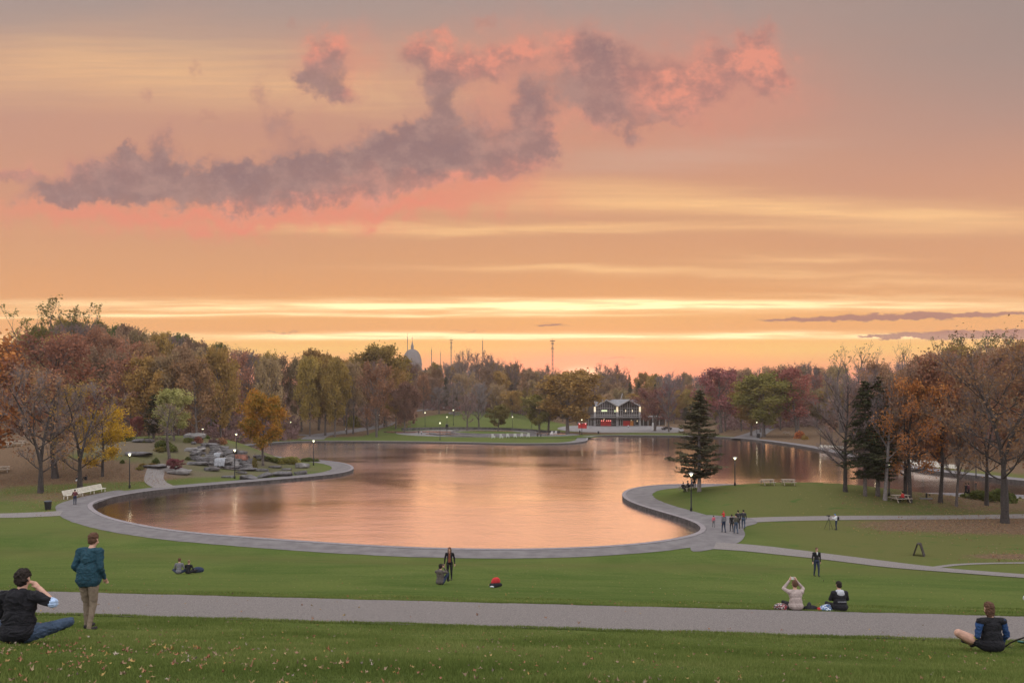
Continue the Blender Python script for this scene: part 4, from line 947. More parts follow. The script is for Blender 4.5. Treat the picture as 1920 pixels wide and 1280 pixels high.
# ------------------------------------------------------------------ street lamps
lp = empty('street_lamp', (0, 0, 0), 0)
b = MB(); b.lathe([(.13, 0), (.13, .35), (.075, .5), (.06, 2.5), (.05, 3.9)], n=10); b.build('pole', M['black'], lp, True)
b = MB(); b.lathe([(.05, 3.86), (.07, 3.95), (.06, 4.0)], n=10)
for a in range(4): b.bar((math.cos(a*1.57)*.05, math.sin(a*1.57)*.05, 3.95), (math.cos(a*1.57)*.25, math.sin(a*1.57)*.25, 4.3), .02)
b.build('lamp_bracket', M['black'], lp)
b = MB(); b.lathe([(.05, 4.0), (.16, 4.24), (.16, 4.28), (.04, 4.31)], n=12); b.build('lamp_light', M['lamp'], lp, True)
b = MB(); b.lathe([(.33, 4.31), (.33, 4.335), (.12, 4.42), (.05, 4.45)], n=14); b.build('lamp_shade', M['steel'], lp)
lamps = [(243, 915, 848, 'black street lamp by the small path left of the rock garden'), (440, 897, 841, 'black street lamp in front of the waterfall'), (443, 852, 812, 'black street lamp behind the waterfall'), (588, 872, 824, 'black street lamp at the tip of the rocky peninsula'), (380, 824, 803, 'street lamp at the wood edge above the rock garden'),
         (825, 825, 791, 'street lamp at the water edge below the wading pools'), (710, 807, 776, 'street lamp beside the lower bend of the hill path'), (797, 800, 772, 'street lamp on the green lawn above the pools'), (850, 797, 767, 'street lamp left of the leafless trees at the pools'), (838, 808, 780, 'black unlit looking lamp post at the pools'),
         (1091, 815, 785, 'street lamp in front of the golden tree at the pavilion'), (1296, 958, 885, 'nearest black street lamp on the right peninsula, left of the pine'), (1378, 910, 856, 'black street lamp at the water right of the lone pine'), (1419, 820, 790, 'street lamp on the far shore beside the grove path'), (1538, 836, 804, 'street lamp on the far shore behind the grey bare tree'),
         (1667, 929, 866, 'black street lamp on the right bank between the firs and orange maple'), (961, 806, 780, 'street lamp right of the round green tree at the pools'), (997, 809, 784, 'street lamp near the white chairs'), (545, 812, 790, 'street lamp half hidden in the wood behind the maple'), (1643, 868, 826, 'street lamp seen through the dark firs'), (1830, 896, 838, 'street lamp shining through the orange tree on the right')]
for i, (px, pb, pt, lab) in enumerate(lamps):
    e = lp if i == 0 else copy_tree(lp); x, y, z = on(px, pb); e.location = (x, y, z); s = (pb-pt)/PXM(y)/4.45; e.scale = (max(1, s*.9), max(1, s*.9), s)
    tag(e, lab, 'street lamp', 'street lamps around the lake')
    if y < 200:
        ld = bpy.data.lights.new('lamp_glow', 'POINT'); ld.energy = 6; ld.color = (1, .93, .6); ld.shadow_soft_size = .15
        lo = bpy.data.objects.new('lamp_glow', ld); link(lo, e); lo.location = (0, 0, 3.75)

# ------------------------------------------------------------------ benches, tables, bins, signs
def slat_bench(name, L, label, group=None):
    e = empty(name, (0, 0, 0), 0, label, 'bench', group)
    b = MB(); n = max(1, round(L/2.4))
    for i in range(4): b.box((0, -.25+i*.13, .45), (L, .11, .05))
    b.build('seat', M['cream'], e, bevel=.008)
    b = MB()
    for i in range(4): b.box((0, .27+i*.045, .56+i*.13), (L, .04, .11))
    b.build('backrest', M['cream'], e, bevel=.008)
    for i in range(n+1):
        x = (-.5+i/n)*(L-.3); b = MB(); b.bar((x, -.22, 0), (x, -.2, .42), .07); b.bar((x, .25, 0), (x, .2, .42), .07); b.bar((x, .2, .4), (x, .45, .98), .06); b.bar((x, -.25, .4), (x, .25, .4), .06); b.build('leg', M['cream'], e)
    return e
p1 = on(122, 936); p2 = on(195, 921); d = Vector(p2)-Vector(p1)
for k_, (a, b_) in enumerate(((0.0, .36), (.37, 1.0))):
    o = slat_bench('park_bench', d.length*(b_-a), ('shorter cream park bench at the left end, behind the embracing couple', 'longer cream park bench reaching right under the yellow tree')[k_], 'long cream benches facing the lake')
    c = Vector(p1)+d*((a+b_)/2); o.location = (c.x, c.y, c.z); o.rotation_euler.z = math.atan2(d.y, d.x)
for k_, (px, py, L, rz, lab) in enumerate([(1720, 873, 7, -.9, 'pale bench on the far right promenade behind the orange maple'), (1752, 880, 7, -.9, 'second pale bench right of the first on the far right promenade'), (1560, 843, 6, -.7, 'pale bench on the far bank behind the leafless grey tree'), (462, 817, 14, 0, 'long pale bench beside the woodland path behind the waterfall')]):
    o = slat_bench('park_bench', L, lab, 'pale benches of the far promenade'); x, y, z = on(px, py); o.location = (x, y, z+.03); o.rotation_euler.z = rz
def picnic(px, py, rz, label, s=1.0):
    x, y, z = on(px, py); e = empty('picnic_table', (x, y, z), rz, label, 'picnic table', 'picnic tables in the park'); e.scale = (s, s, s)
    b = MB()
    for i in range(5): b.box((0, -.32+i*.16, .75), (1.85, .145, .045))
    b.build('tabletop', M['wood'], e, bevel=.006)
    for sg in (-1, 1):
        b = MB()
        for i in range(2): b.box((0, sg*(.66+i*.14), .45), (1.85, .13, .045))
        b.build('bench_seat', M['wood'], e, bevel=.006)
        b = MB(); b.bar((sg*.68, -.74, .02), (sg*.68, -.25, .73), .09, .05); b.bar((sg*.68, .74, .02), (sg*.68, .25, .73), .09, .05); b.bar((sg*.68, -.8, .41), (sg*.68, .8, .41), .05, .09); b.build('leg', M['wood'], e)
        b = MB(); b.bar((sg*.66, 0, .42), (sg*.1, 0, .72), .05, .08); b.build('brace', M['wood'], e)
    return e
picnic(1439, 909, .1, 'left one of two picnic tables on the crest of the grassy mound', .85); picnic(1478, 909, -.1, 'right one of two picnic tables on the crest of the grassy mound', .85)
picnic(1688, 941, .1, 'picnic table beside the person in red under the orange maple'); picnic(2, 886, .6, 'picnic table on the leaf litter at the left edge of the picture', 1.2); picnic(8, 838, .3, 'far picnic table at the left edge near the wood', 1.3); picnic(35, 836, .2, 'farther grey picnic table behind the forked left tree', 1.4)
picnic(1289, 917, .5, 'picnic table hidden under the lone pine')
picnic(1474, 814, .2, 'small picnic table under the trees of the far grove', 1.2)
def bin_(px, py, h, label):
    x, y, z = on(px, py); e = empty('litter_bin', (x, y, z), .2, label, 'bin', 'black litter bins'); k = h/PXM(y)
    b = MB(); b.lathe([(.27*k, 0), (.3*k, .05*k), (.36*k, .88*k), (.38*k, .9*k)], n=14); b.build('barrel', M['black'], e)
    b = MB(); b.lathe([(.40*k, .88*k), (.40*k, .94*k), (.25*k, 1.0*k), (.1*k, 1.01*k)], n=14); b.build('lid', M['bin_lid'], e)
M['bin_lid'] = mat('bin_lid', (.05, .055, .065), .5)
bin_(90, 955, 17, 'black litter bin on the grass left of the lakeside path'); bin_(1422, 821, 9, 'black litter bin under the lamp on the far shore'); bin_(838, 803, 8, 'dark bin beside the lamp post at the pools'); bin_(1122, 813, 5, 'small dark bin on the strip in front of the pavilion')
# A-frame board
x, y, z = on(1723, 1041); k = PXM(y); e = empty('a_frame_board', (x, y, z), -.62, 'dark brown A shaped board standing alone on the right lawn', 'board')
H_ = 22.5/k; M['dkwood'] = mat('dark_board', (.032, .024, .022), .8, .3, 3)
for sg in (-1, 1):
    b = MB(); b.bar((sg*.40*H_, 0, -.02), (sg*.10*H_, 0, H_), .78*H_, .06); b.build('panel', M['dkwood'], e)
b = MB(); b.box((0, 0, H_*.99), (.22*H_, .8*H_, .06)); b.build('ridge_cap', M['dkwood'], e)
# black arrow sign
x, y, z = on(1737, 936); k = PXM(y); e = empty('arrow_sign', (x, y, z), 0, 'black post sign with a side arrow on a pale slab by the right shore path', 'sign')
b = MB(); b.box((0, 0, 6/k), (2.6/k, 1.2/k, 12/k)); b.build('post', M['black'], e)
b = MB(); b.bar((1.2/k, 0, 8.6/k), (6/k, 0, 8.6/k), .5/k); b.add([(5/k, -.05, 10/k), (8/k, -.05, 8.6/k), (5/k, -.05, 7.2/k), (5/k, .05, 10/k), (8/k, .05, 8.6/k), (5/k, .05, 7.2/k)], [(0, 2, 1), (3, 4, 5), (0, 1, 4, 3), (1, 2, 5, 4), (2, 0, 3, 5)]); b.build('arrow', M['black'], e)
b = MB(); b.box((-.5/k, 0, .1), (23/k, 2.5/k, .16)); b.build('base_slab', M['concrete'], e)
# adirondack style chairs at the pools
def lawn_chair():
    e = empty('lawn_chair', (0, 0, 0), 0)
    b = MB(); b.bar((0, -.35, .38), (0, .3, .3), .6, .04); b.build('seat', M['white'], e)
    b = MB(); b.bar((0, .28, .3), (0, .62, 1.1), .62, .04); b.build('backrest', M['white'], e)
    for sg in (-1, 1):
        b = MB(); b.bar((sg*.33, -.35, 0), (sg*.33, -.35, .55), .06); b.bar((sg*.33, .35, 0), (sg*.33, .35, .55), .06); b.build('leg', M['white'], e)
        b = MB(); b.box((sg*.36, 0, .57), (.14, .85, .03)); b.build('armrest', M['white'], e)
    return e
lc = lawn_chair()
for i, (px, py, ln) in enumerate([(925, 822, 'first'), (940, 822, 'second'), (952, 821, 'third'), (966, 821, 'fourth'), (978, 820, 'fifth'), (990, 820, 'sixth'), (1034, 816, 'seventh'), (1041, 815, 'eighth')]):
    e = lc if i == 0 else copy_tree(lc); x, y, z = on(px, py); e.location = (x, y, z+.12); e.rotation_euler.z = (i*.9) % .8+2.8; e.scale = (1.25,)*3
    tag(e, f'white slatted lawn chair, {ln} from the left in the row by the wading pools', 'chair', 'white chairs at the wading pools')

# ------------------------------------------------------------------ pavilion
Yp = 345.; kp = PXM(Yp); X = lambda px: (px-960)/kp
xb = Hz(X(1155), Yp); e = empty('pavilion', (X(1157), Yp, xb), 0, 'two storey glass park pavilion with folded zigzag roof and red panels', 'building')
ox = X(1157)
def L_(px): return X(px)-ox
zf = 3.9; ze = 9.2; zp = 12.2
b = MB()
b.box((L_(1152), 6, 1.9), (L_(1200)-L_(1104), 11.6, 3.8)); b.box((L_(1170), 6.5, 6.4), (L_(1200)-L_(1140)-.4, 10, 5.0)); b.box((L_(1125), 6.5, 6.4), (L_(1139)-L_(1105), 10, 5.0))
b.build('wall', M['brownwall'], e)
b = MB(); b.box((L_(1152), -1.2, 4.05), (L_(1204)-L_(1102), 4, .32)); b.build('balcony', M['concrete'], e)
b = MB()
for i in range(49):
    x = L_(1103)+(L_(1203)-L_(1103))*i/48; b.bar((x, -3.1, 4.2), (x, -3.1, 5.15), .05)
b.box((L_(1153), -3.1, 5.2), (L_(1203)-L_(1103), .08, .08)); b.build('railing', M['pavwhite'], e)
per = [(1115, 1157, 1136), (1157, 1199.5, 1178.5)]
for (a, c, m_) in per:                    # glazed gables
    xa, xc, xm = L_(a)+.5, L_(c)-.5, L_(m_)
    f = MB(); f.add([(xa, 0, 4.3), (xc, 0, 4.3), (xc, 0, ze-.3), (xm, 0, zp-.7), (xa, 0, ze-.3)], [(0, 1, 2, 3, 4)]); w_ = f.build('window', M['glass'], e)
    f = MB(); n_ = 9
    for i in range(n_+1):
        x = xa+(xc-xa)*i/n_; t_ = 1-abs(x-xm)/(xc-xm); f.bar((x, -.06, 4.3), (x, -.06, ze-.3+max(0, t_)*(zp-.4-ze)), .13)
    for z_ in (4.4, 5.3, 6.9, 8.4): f.bar((xa, -.08, z_), (xc, -.08, z_), .14)
    f.build('window_frame', M['pavwhite'], w_)
    r = MB()
    for (p_, z1, q_, z2) in ((a, ze, m_, zp), (m_, zp, c, ze)): r.bar((L_(p_), -2.6, z1), (L_(q_), -2.6, z2), .4, .5)
    r.build('fascia', M['pavwhite'], e)
r = MB(); F0 = [1115, 1136, 1157, 1178.5, 1199.5]; Z0 = [ze, zp, ze, zp, ze]; Z1 = [zp, ze, zp, ze, zp]
vs = [(L_(p_), -2.6, z_+.2) for p_, z_ in zip(F0, Z0)]+[(L_(p_)-.3, 8, z_+.2) for p_, z_ in zip(F0, Z1)]+[(L_(p_), 15, z_) for p_, z_ in zip(F0, Z0)]
fs = []
for row in (0, 5):
    for i in range(4): fs += [(row+i, row+i+1, row+5+i), (row+i+1, row+6+i, row+5+i)]
r.add(vs, fs); o = r.build('roof', M['roofm'], e); s_ = o.modifiers.new('solid', 'SOLIDIFY'); s_.thickness = .25
r = MB(); r.bar((L_(1166), 4, zp-.5), (L_(1169.5), 4, zp+3), .35); r.build('chimney', M['pavwhite'], e)
for px in (1115, 1157, 1199.5):
    r = MB(); r.box((L_(px), -.4, 2.1), (.8, .8, 4.2)); r.box((L_(px), -.4, 5.4), (.7, .7, 2.4)); r.build('column', M['pavwhite'], e)
    r = MB(); r.box((L_(px), -.5, 7.8), (.72, .74, 2.3)); r.build('lit_column', M['warm'], e)
for px, w_ in ((1108, 9), (1163.5, 8.5)):
    for z0, z1 in (((0.1, 3.3),) if px < 1120 else ((0.1, 3.3), (4.4, 7.6))):
        f = MB(); f.box((L_(px), -.16 if z0 < 1 else -.2, (z0+z1)/2), (w_/kp, .1, z1-z0)); d_ = f.build('door', M['pavwhite'], e)
        f = MB()
        for sg in (-1, 1): f.box((L_(px)+sg*w_/kp*.24, -.25, (z0+z1)/2), (w_/kp*.34, .06, (z1-z0)*.86))
        f.build('pane', M['glass'], d_)
for px, w_, mt in ((1131, 9.5, 'red'), (1141, 9.5, 'red'), (1174.5, 12.5, 'red'), (1184.5, 6, 'orange')):
    f = MB()
    for i in range(5): f.box((L_(px)+(i-2)*w_/kp/5, -.3+.04*(i % 2), 1.35), (w_/kp/5-.03, .08, 2.4))
    f.build('shutter_panel', M[mt], e)
for px, w_, z0, z1 in ((1118, 4, .9, 3.2), (1122, 4, .9, 3.2), (1150, 6, .9, 3.2), (1153.5, 4, .9, 3.2), (1194, 8, .4, 3.3)):
    f = MB(); f.box((L_(px), -.1, (z0+z1)/2), (w_/kp, .1, z1-z0)); d_ = f.build('window', M['pavwhite'], e)
    f = MB(); f.box((L_(px), -.17, (z0+z1)/2), (w_/kp*.8, .06, (z1-z0)*.85)); f.build('pane', M['glass'], d_)
for px in (1127.5, 1131, 1137.5, 1141, 1144.5):
    f = MB(); f.box((L_(px), -.42, 2.55), (.38, .1, .6)); f.build('spotlight', M['redlight'], e)
for px, z_, mt in ((1132.5, 3.2, 'warm'), (1183.5, 2.5, 'warm'), (1194.5, 2.4, 'warm'), (1185.5, 7.1, 'warm'), (1173, 7.1, 'warm'), (1153, 7.0, 'greenlight')):
    f = MB(); f.box((L_(px), -.2, z_), (.3, .12, .7 if z_ < 5 else 1.1)); f.build('interior_lamp', M[mt], e)
f = MB(); f.box((L_(1133), -.1, 7.1), (2.6, .08, .7)); f.build('lit_sign', M['greenlight'], e)
# annex with a pale canopy
x = X(1224); e = empty('canopy_annex', (x, Yp+2, Hz(x, Yp+2)), 0, 'low open annex with white canopy right of the pavilion under the crimson tree', 'building')
b = MB(); b.box((1.2, 0, 4.3), (11, 5, .45)); b.build('roof', M['pavwhite'], e)
b = MB(); b.box((-3, 2.2, 2), (4, .3, 4)); b.box((3, 3.5, 1.5), (7, .3, 3)); b.build('wall', M['brownwall'], e)
for px_ in (-4.4, -2.2, 0, 3, 6): b = MB(); b.box((px_, -2.0, 2), (.25, .25, 4.1)); b.build('column', M['pavwhite'], e)
x, y, z = on(1225, 806); b = MB(); b.lathe([(.55, 0), (.55, 2.8), (.5, 2.9)], n=12); o = b.build('advert_column', M['white'], loc=(x, y, z)); tag(o, 'pale round pillar at the plaza edge below the crimson tree', 'pillar')
x, y, z = on(1092, 803); e = empty('red_kiosk', (x, y, z), 0, 'freestanding low red kiosk left of the pavilion behind a lamp', 'kiosk')
b = MB(); b.box((0, 0, 1.2), (3.6, 1.2, 2.3)); b.build('wall', M['red'], e)
b = MB(); b.box((0, 0, 2.42), (3.9, 1.5, .12)); b.build('roof', M['white'], e)
for s_ in (-1, 1): b = MB(); b.box((s_*1.3, -.65, 2.0), (.35, .1, .45)); b.build('spotlight', M['redlight'], e)
# cars beyond the grove
def car(px, py, rz, paint, label):
    x, y, z = on(px, py); e = empty('parked_car', (x, y, z+.05), rz, label, 'car', 'cars parked beyond the grove')
    b = MB(); pr = [(-2.1, .35), (-2.15, .8), (-1.6, .95), (-1.0, 1.4), (.6, 1.42), (1.3, .98), (2.1, .85), (2.15, .4)]
    for s_ in (-.85, .85): pass
    vs = [(a, s_, c) for s_ in (-.85, .85) for a, c in pr]; n_ = len(pr)
    b.add(vs, [tuple(range(n_)), tuple(n_+i for i in reversed(range(n_)))]+[(i, n_+i, n_+(i+1) % n_, (i+1) % n_) for i in range(n_)]); b.build('body', paint, e, bevel=.05)
    b = MB(); b.add([(-1.35, -.87, 1.0), (1.05, -.87, 1.0), (.55, -.87, 1.34), (-.95, -.87, 1.33)], [(0, 1, 2, 3)]); b.add([(-1.35, .87, 1.0), (1.05, .87, 1.0), (.55, .87, 1.34), (-.95, .87, 1.33)], [(3, 2, 1, 0)]); b.build('window', M['glass'], e)
    for wx in (-1.35, 1.35):
        for wy in (-.82, .82): b = MB(); b.tube([(wx, wy-.1, .33), (wx, wy+.1, .33)], .33, 14); b.build('wheel', M['black'], e)
M['silver'] = mat('silver_paint', (.45, .45, .47), .3, .05); M['darkpaint'] = mat('dark_paint', (.03, .03, .035), .3, .05)
car(1272, 783, .1, M['white'], 'white car behind the lone pine beyond the grove'); car(1468, 790, 0, M['silver'], 'silver car seen between the trunks of the grove'); car(1490, 791, 0, M['white'], 'white car right of the silver one beyond the grove'); car(1250, 806, .3, M['darkpaint'], 'dark car beside the canopy annex')

# ------------------------------------------------------------------ dome and masts on the horizon
Yd = 1500.; kd = PXM(Yd); xd = (773-960)/kd; zg = Hz(xd, Yd); zb = EYE+(HY-683)/kd
e = empty('basilica', (xd, Yd, zg), 0, 'great grey domed basilica with a lantern rising over the left wood', 'church')
rr = 17.5/kd; top_ = EYE+(HY-657+0)/kd
b = MB(); b.box((0, 10, (zb-zg)/2-6), (70, 55, zb-zg-12)); b.build('nave', M['stone'], e)
b = MB(); b.lathe([(rr*1.02, zb-zg-14), (rr*1.02, zb-zg-1), (rr*1.08, zb-zg), (rr*1.08, zb-zg+1.2), (rr, zb-zg+1.4)], n=32); b.build('drum', M['stone'], e)
ht = (683-656)/kd; b = MB(); b.lathe([(rr*math.cos(a)**.85+.0, zb-zg+1.4+ht*math.sin(a)) for a in np.linspace(0, 1.48, 18)], n=48)
dm = b.build('dome', M['copper'], e, True)
b = MB()
for i in range(24):
    a = i*math.pi/12; b.tube([(rr*1.012*math.cos(t)**.85*math.cos(a), rr*1.012*math.cos(t)**.85*math.sin(a), zb-zg+1.4+ht*1.005*math.sin(t)) for t in np.linspace(0, 1.42, 10)], .28, 4)
b.build('rib', M['copper'], dm)
zt = zb-zg+1.4+ht; b = MB(); b.lathe([(3.6, zt-1.2), (3.6, zt), (2.9, zt+.3), (2.9, zt+6), (3.4, zt+6.4), (2.4, zt+7.5), (1.5, zt+11), (.7, zt+14), (.3, zt+18)], n=12); b.box((0, 0, zt+21), (.6, .6, 6)); b.box((0, 0, zt+22), (3, .6, .6)); b.build('lantern', M['copper'], e)
def mast(px, top, Y, w, label, kind=0):
    k = PXM(Y); x = (px-960)/k; z = Hz(x, Y); h = EYE+(HY-top)/k-z; b = MB(); e = empty('radio_mast', (x, Y, z), .4, label, 'mast', 'radio masts on the horizon')
    L = [(math.cos(a)*w, math.sin(a)*w) for a in (0, 2.1, 4.2)]
    for a in L: b.bar((a[0], a[1], 0), (a[0]*.75, a[1]*.75, h*.93), .35)
    n = int(h/6)
    for i in range(n):
        for j in range(3):
            a, c = L[j], L[(j+1) % 3]; b.bar((a[0]*.9, a[1]*.9, i*h*.93/n), (c[0]*.9, c[1]*.9, (i+1)*h*.93/n), .22)
    b.build('tower', M['mast'], e)
    b = MB(); b.bar((0, 0, h*.78), (0, 0, h), .3)
    if kind: 
        for zz in (.95, .9, .8): b.box((0, 0, h*zz), (w*4, w*4 if zz > .93 else .5, .9))
    b.build('antenna', M['mast'], e)
mast(764, 624, 1300, .5, 'very thin mast just left of the dome'); mast(809, 650, 1300, .7, 'short thin mast right of the dome'); mast(826, 656, 1400, .4, 'shortest faint mast right of the dome'); mast(846, 633, 1300, 1.2, 'tall mast with dishes right of the dome', 1); mast(905, 632, 1300, .6, 'tall thin mast over the middle wood'); mast(1036, 634, 1100, 1.5, 'tallest thick lattice mast near the sunset', 1)

# ------------------------------------------------------------------ evening air
b = MB(); b.box((0, 800, 78), (4700, 1800, 170)); o = b.build('haze', [])
mh = bpy.data.materials.new('haze_air'); mh.use_nodes = True; t = mh.node_tree; t.nodes.clear(); pv = t.nodes.new('ShaderNodeVolumePrincipled')
pv.inputs['Color'].default_value = (1.0, .84, .72, 1); pv.inputs['Density'].default_value = HAZE; pv.inputs['Anisotropy'].default_value = .2
oo = t.nodes.new('ShaderNodeOutputMaterial'); t.links.new(pv.outputs[0], oo.inputs['Volume']); o.data.materials.append(mh); tag(o, 'thin warm evening haze', 'haze', kind='stuff')
sc.cycles.volume_bounces = 0

# ------------------------------------------------------------------ people
tmp = bpy.data.scenes.new('tmp_build')
def remesh(prims, voxel, smooth=2):
    """one continuous skin over tapered limbs; each face takes the material of its nearest limb"""
    bm = bmesh.new()
    for pr in prims:
        if pr[0] == 'c':
            a, b, r0, r1 = Vector(pr[1]), Vector(pr[2]), pr[3], pr[4]; d = b-a; L = d.length
            Mx = Matrix.Translation(a) @ d.to_track_quat('Z', 'Y').to_matrix().to_4x4(); n = 10; rings = []
            pf = [(-math.cos(t)*r0, math.sin(t)*r0) for t in (.35, .8, 1.25)] + [(0, r0), (L*.33, r0*.67+r1*.33), (L*.66, r0*.34+r1*.66), (L, r1)] + [(L+math.cos(t)*r1, math.sin(t)*r1) for t in (1.25, .8, .35)]
            for z, r in pf: rings.append([bm.verts.new(Mx @ Vector((r*math.cos(2*math.pi*j/n), r*math.sin(2*math.pi*j/n), z))) for j in range(n)])
            for i in range(len(rings)-1):
                for j in range(n): bm.faces.new((rings[i][j], rings[i][(j+1) % n], rings[i+1][(j+1) % n], rings[i+1][j]))
            bm.faces.new(list(reversed(rings[0]))); bm.faces.new(rings[-1])
        else:
            c, r = Vector(pr[1]), pr[2]; Mx = Matrix.Translation(c) @ (pr[3] if len(pr) > 3 and isinstance(pr[3], Matrix) else Matrix()) @ Matrix.Diagonal((r[0], r[1], r[2], 1))
            bmesh.ops.create_icosphere(bm, subdivisions=2, radius=1, matrix=Mx)
    me = bpy.data.meshes.new('raw'); bm.to_mesh(me); bm.free()
    o = bpy.data.objects.new('raw', me); tmp.collection.objects.link(o)
    m = o.modifiers.new('r', 'REMESH'); m.mode = 'VOXEL'; m.voxel_size = voxel; m.use_smooth_shade = True
    s = o.modifiers.new('s', 'SMOOTH'); s.factor = .5; s.iterations = smooth
    vl = tmp.view_layers[0]; vl.update(); dg = vl.depsgraph; dg.update()
    out = bpy.data.meshes.new_from_object(o.evaluated_get(dg)); bpy.data.objects.remove(o); bpy.data.meshes.remove(me)
    n = len(out.polygons); C = np.empty(n*3, np.float32); out.polygons.foreach_get('center', C); C = C.reshape(-1, 3)
    best = np.full(n, 1e9); mi = np.zeros(n, int); mats = []
    for pr in prims:
        mt = pr[-1]
        if mt not in mats: mats.append(mt)
        if pr[0] == 'c':
            a, b = np.array(pr[1]), np.array(pr[2]); ab = b-a; t = np.clip((C-a)@ab/(ab@ab+1e-9), 0, 1); d = np.linalg.norm(C-(a+t[:, None]*ab), axis=1)-(pr[3]+(pr[4]-pr[3])*t)
        else:
            d = (np.linalg.norm((C-np.array(pr[1]))/np.array(pr[2]), axis=1)-1)*min(pr[2])
        k = d < best; best[k] = d[k]; mi[k] = mats.index(mt)
    out.materials.clear()
    for mt in mats: out.materials.append(CM(mt))
    out.polygons.foreach_set('material_index', mi.astype(np.int32)); out.polygons.foreach_set('use_smooth', np.ones(n, bool)); out.update()
    return out
_cm = {}
PC = dict(skin=(.42, .24, .17), hair=(.022, .015, .012), hairbrown=(.10, .05, .03), hairfair=(.20, .12, .07), black=(.014, .013, .015), charcoal=(.035, .034, .037), denim=(.045, .065, .10), darkdenim=(.022, .030, .055), teal=(.018, .052, .070), khaki=(.20, .15, .105), blue=(.02, .05, .13),
          beige=(.33, .26, .23), grey=(.13, .125, .13), lightgrey=(.42, .42, .44), olive=(.075, .068, .05), taupe=(.085, .07, .06), rust=(.16, .05, .03), redc=(.42, .03, .03), pink=(.45, .09, .12), white=(.6, .6, .6), palecuff=(.36, .46, .62), yellow=(.6, .6, .03), shoe=(.03, .025, .025), hat=(.05, .16, .30), maroon=(.11, .035, .04))
def CM(n):
    if n not in _cm: _cm[n] = mat('cloth_'+n if n not in ('skin',) and 'hair' not in n else n, PC[n], .85 if n != 'skin' else .55, .18, 14, .5 if n != 'skin' else 0, 40, spec=.2)
    return _cm[n]
def J_stand(stride=.0, arms=.06, h=1.0):
    return dict(pelvis=(0, 0, .93), chest=(0, .01, 1.27), neck=(0, .01, 1.47), head=(0, .035, 1.625), sl=(-.185, 0, 1.40), sr=(.185, 0, 1.40), el=(-.24, -.03-arms*.3, 1.13), er=(.24, -.03+arms*.3, 1.13), wl=(-.245, .05-arms, .88), wr=(.245, .05+arms, .88),
                hl=(-.09, 0, .9), hr=(.09, 0, .9), kl=(-.10, .03+stride*.5, .49), kr=(.10, .03-stride*.3, .49), al=(-.10, stride-.02, .09), ar=(.10, -stride-.02, .09))
def J_cross(lean=.0):
    return dict(pelvis=(0, 0, .13), chest=(0, .07+lean*.5, .43), neck=(0, .10+lean, .63), head=(0, .13+lean, .78), sl=(-.185, .07+lean, .555), sr=(.185, .07+lean, .555), el=(-.27, .10, .33), er=(.27, .10, .33), wl=(-.24, .32, .24), wr=(.24, .32, .24),
                hl=(-.10, .02, .12), hr=(.10, .02, .12), kl=(-.42, .34, .19), kr=(.42, .34, .19), al=(.10, .46, .08), ar=(-.10, .46, .08))
def J_knees(lean=.0):
    return dict(pelvis=(0, 0, .12), chest=(0, .04+lean*.5, .42), neck=(0, .06+lean, .62), head=(0, .09+lean, .77), sl=(-.18, .04+lean, .55), sr=(.18, .04+lean, .55), el=(-.25, .2, .40), er=(.25, .2, .40), wl=(-.12, .42, .42), wr=(.12, .42, .42),
                hl=(-.1, .02, .12), hr=(.1, .02, .12), kl=(-.15, .42, .47), kr=(.15, .42, .47), al=(-.14, .66, .08), ar=(.14, .66, .08))
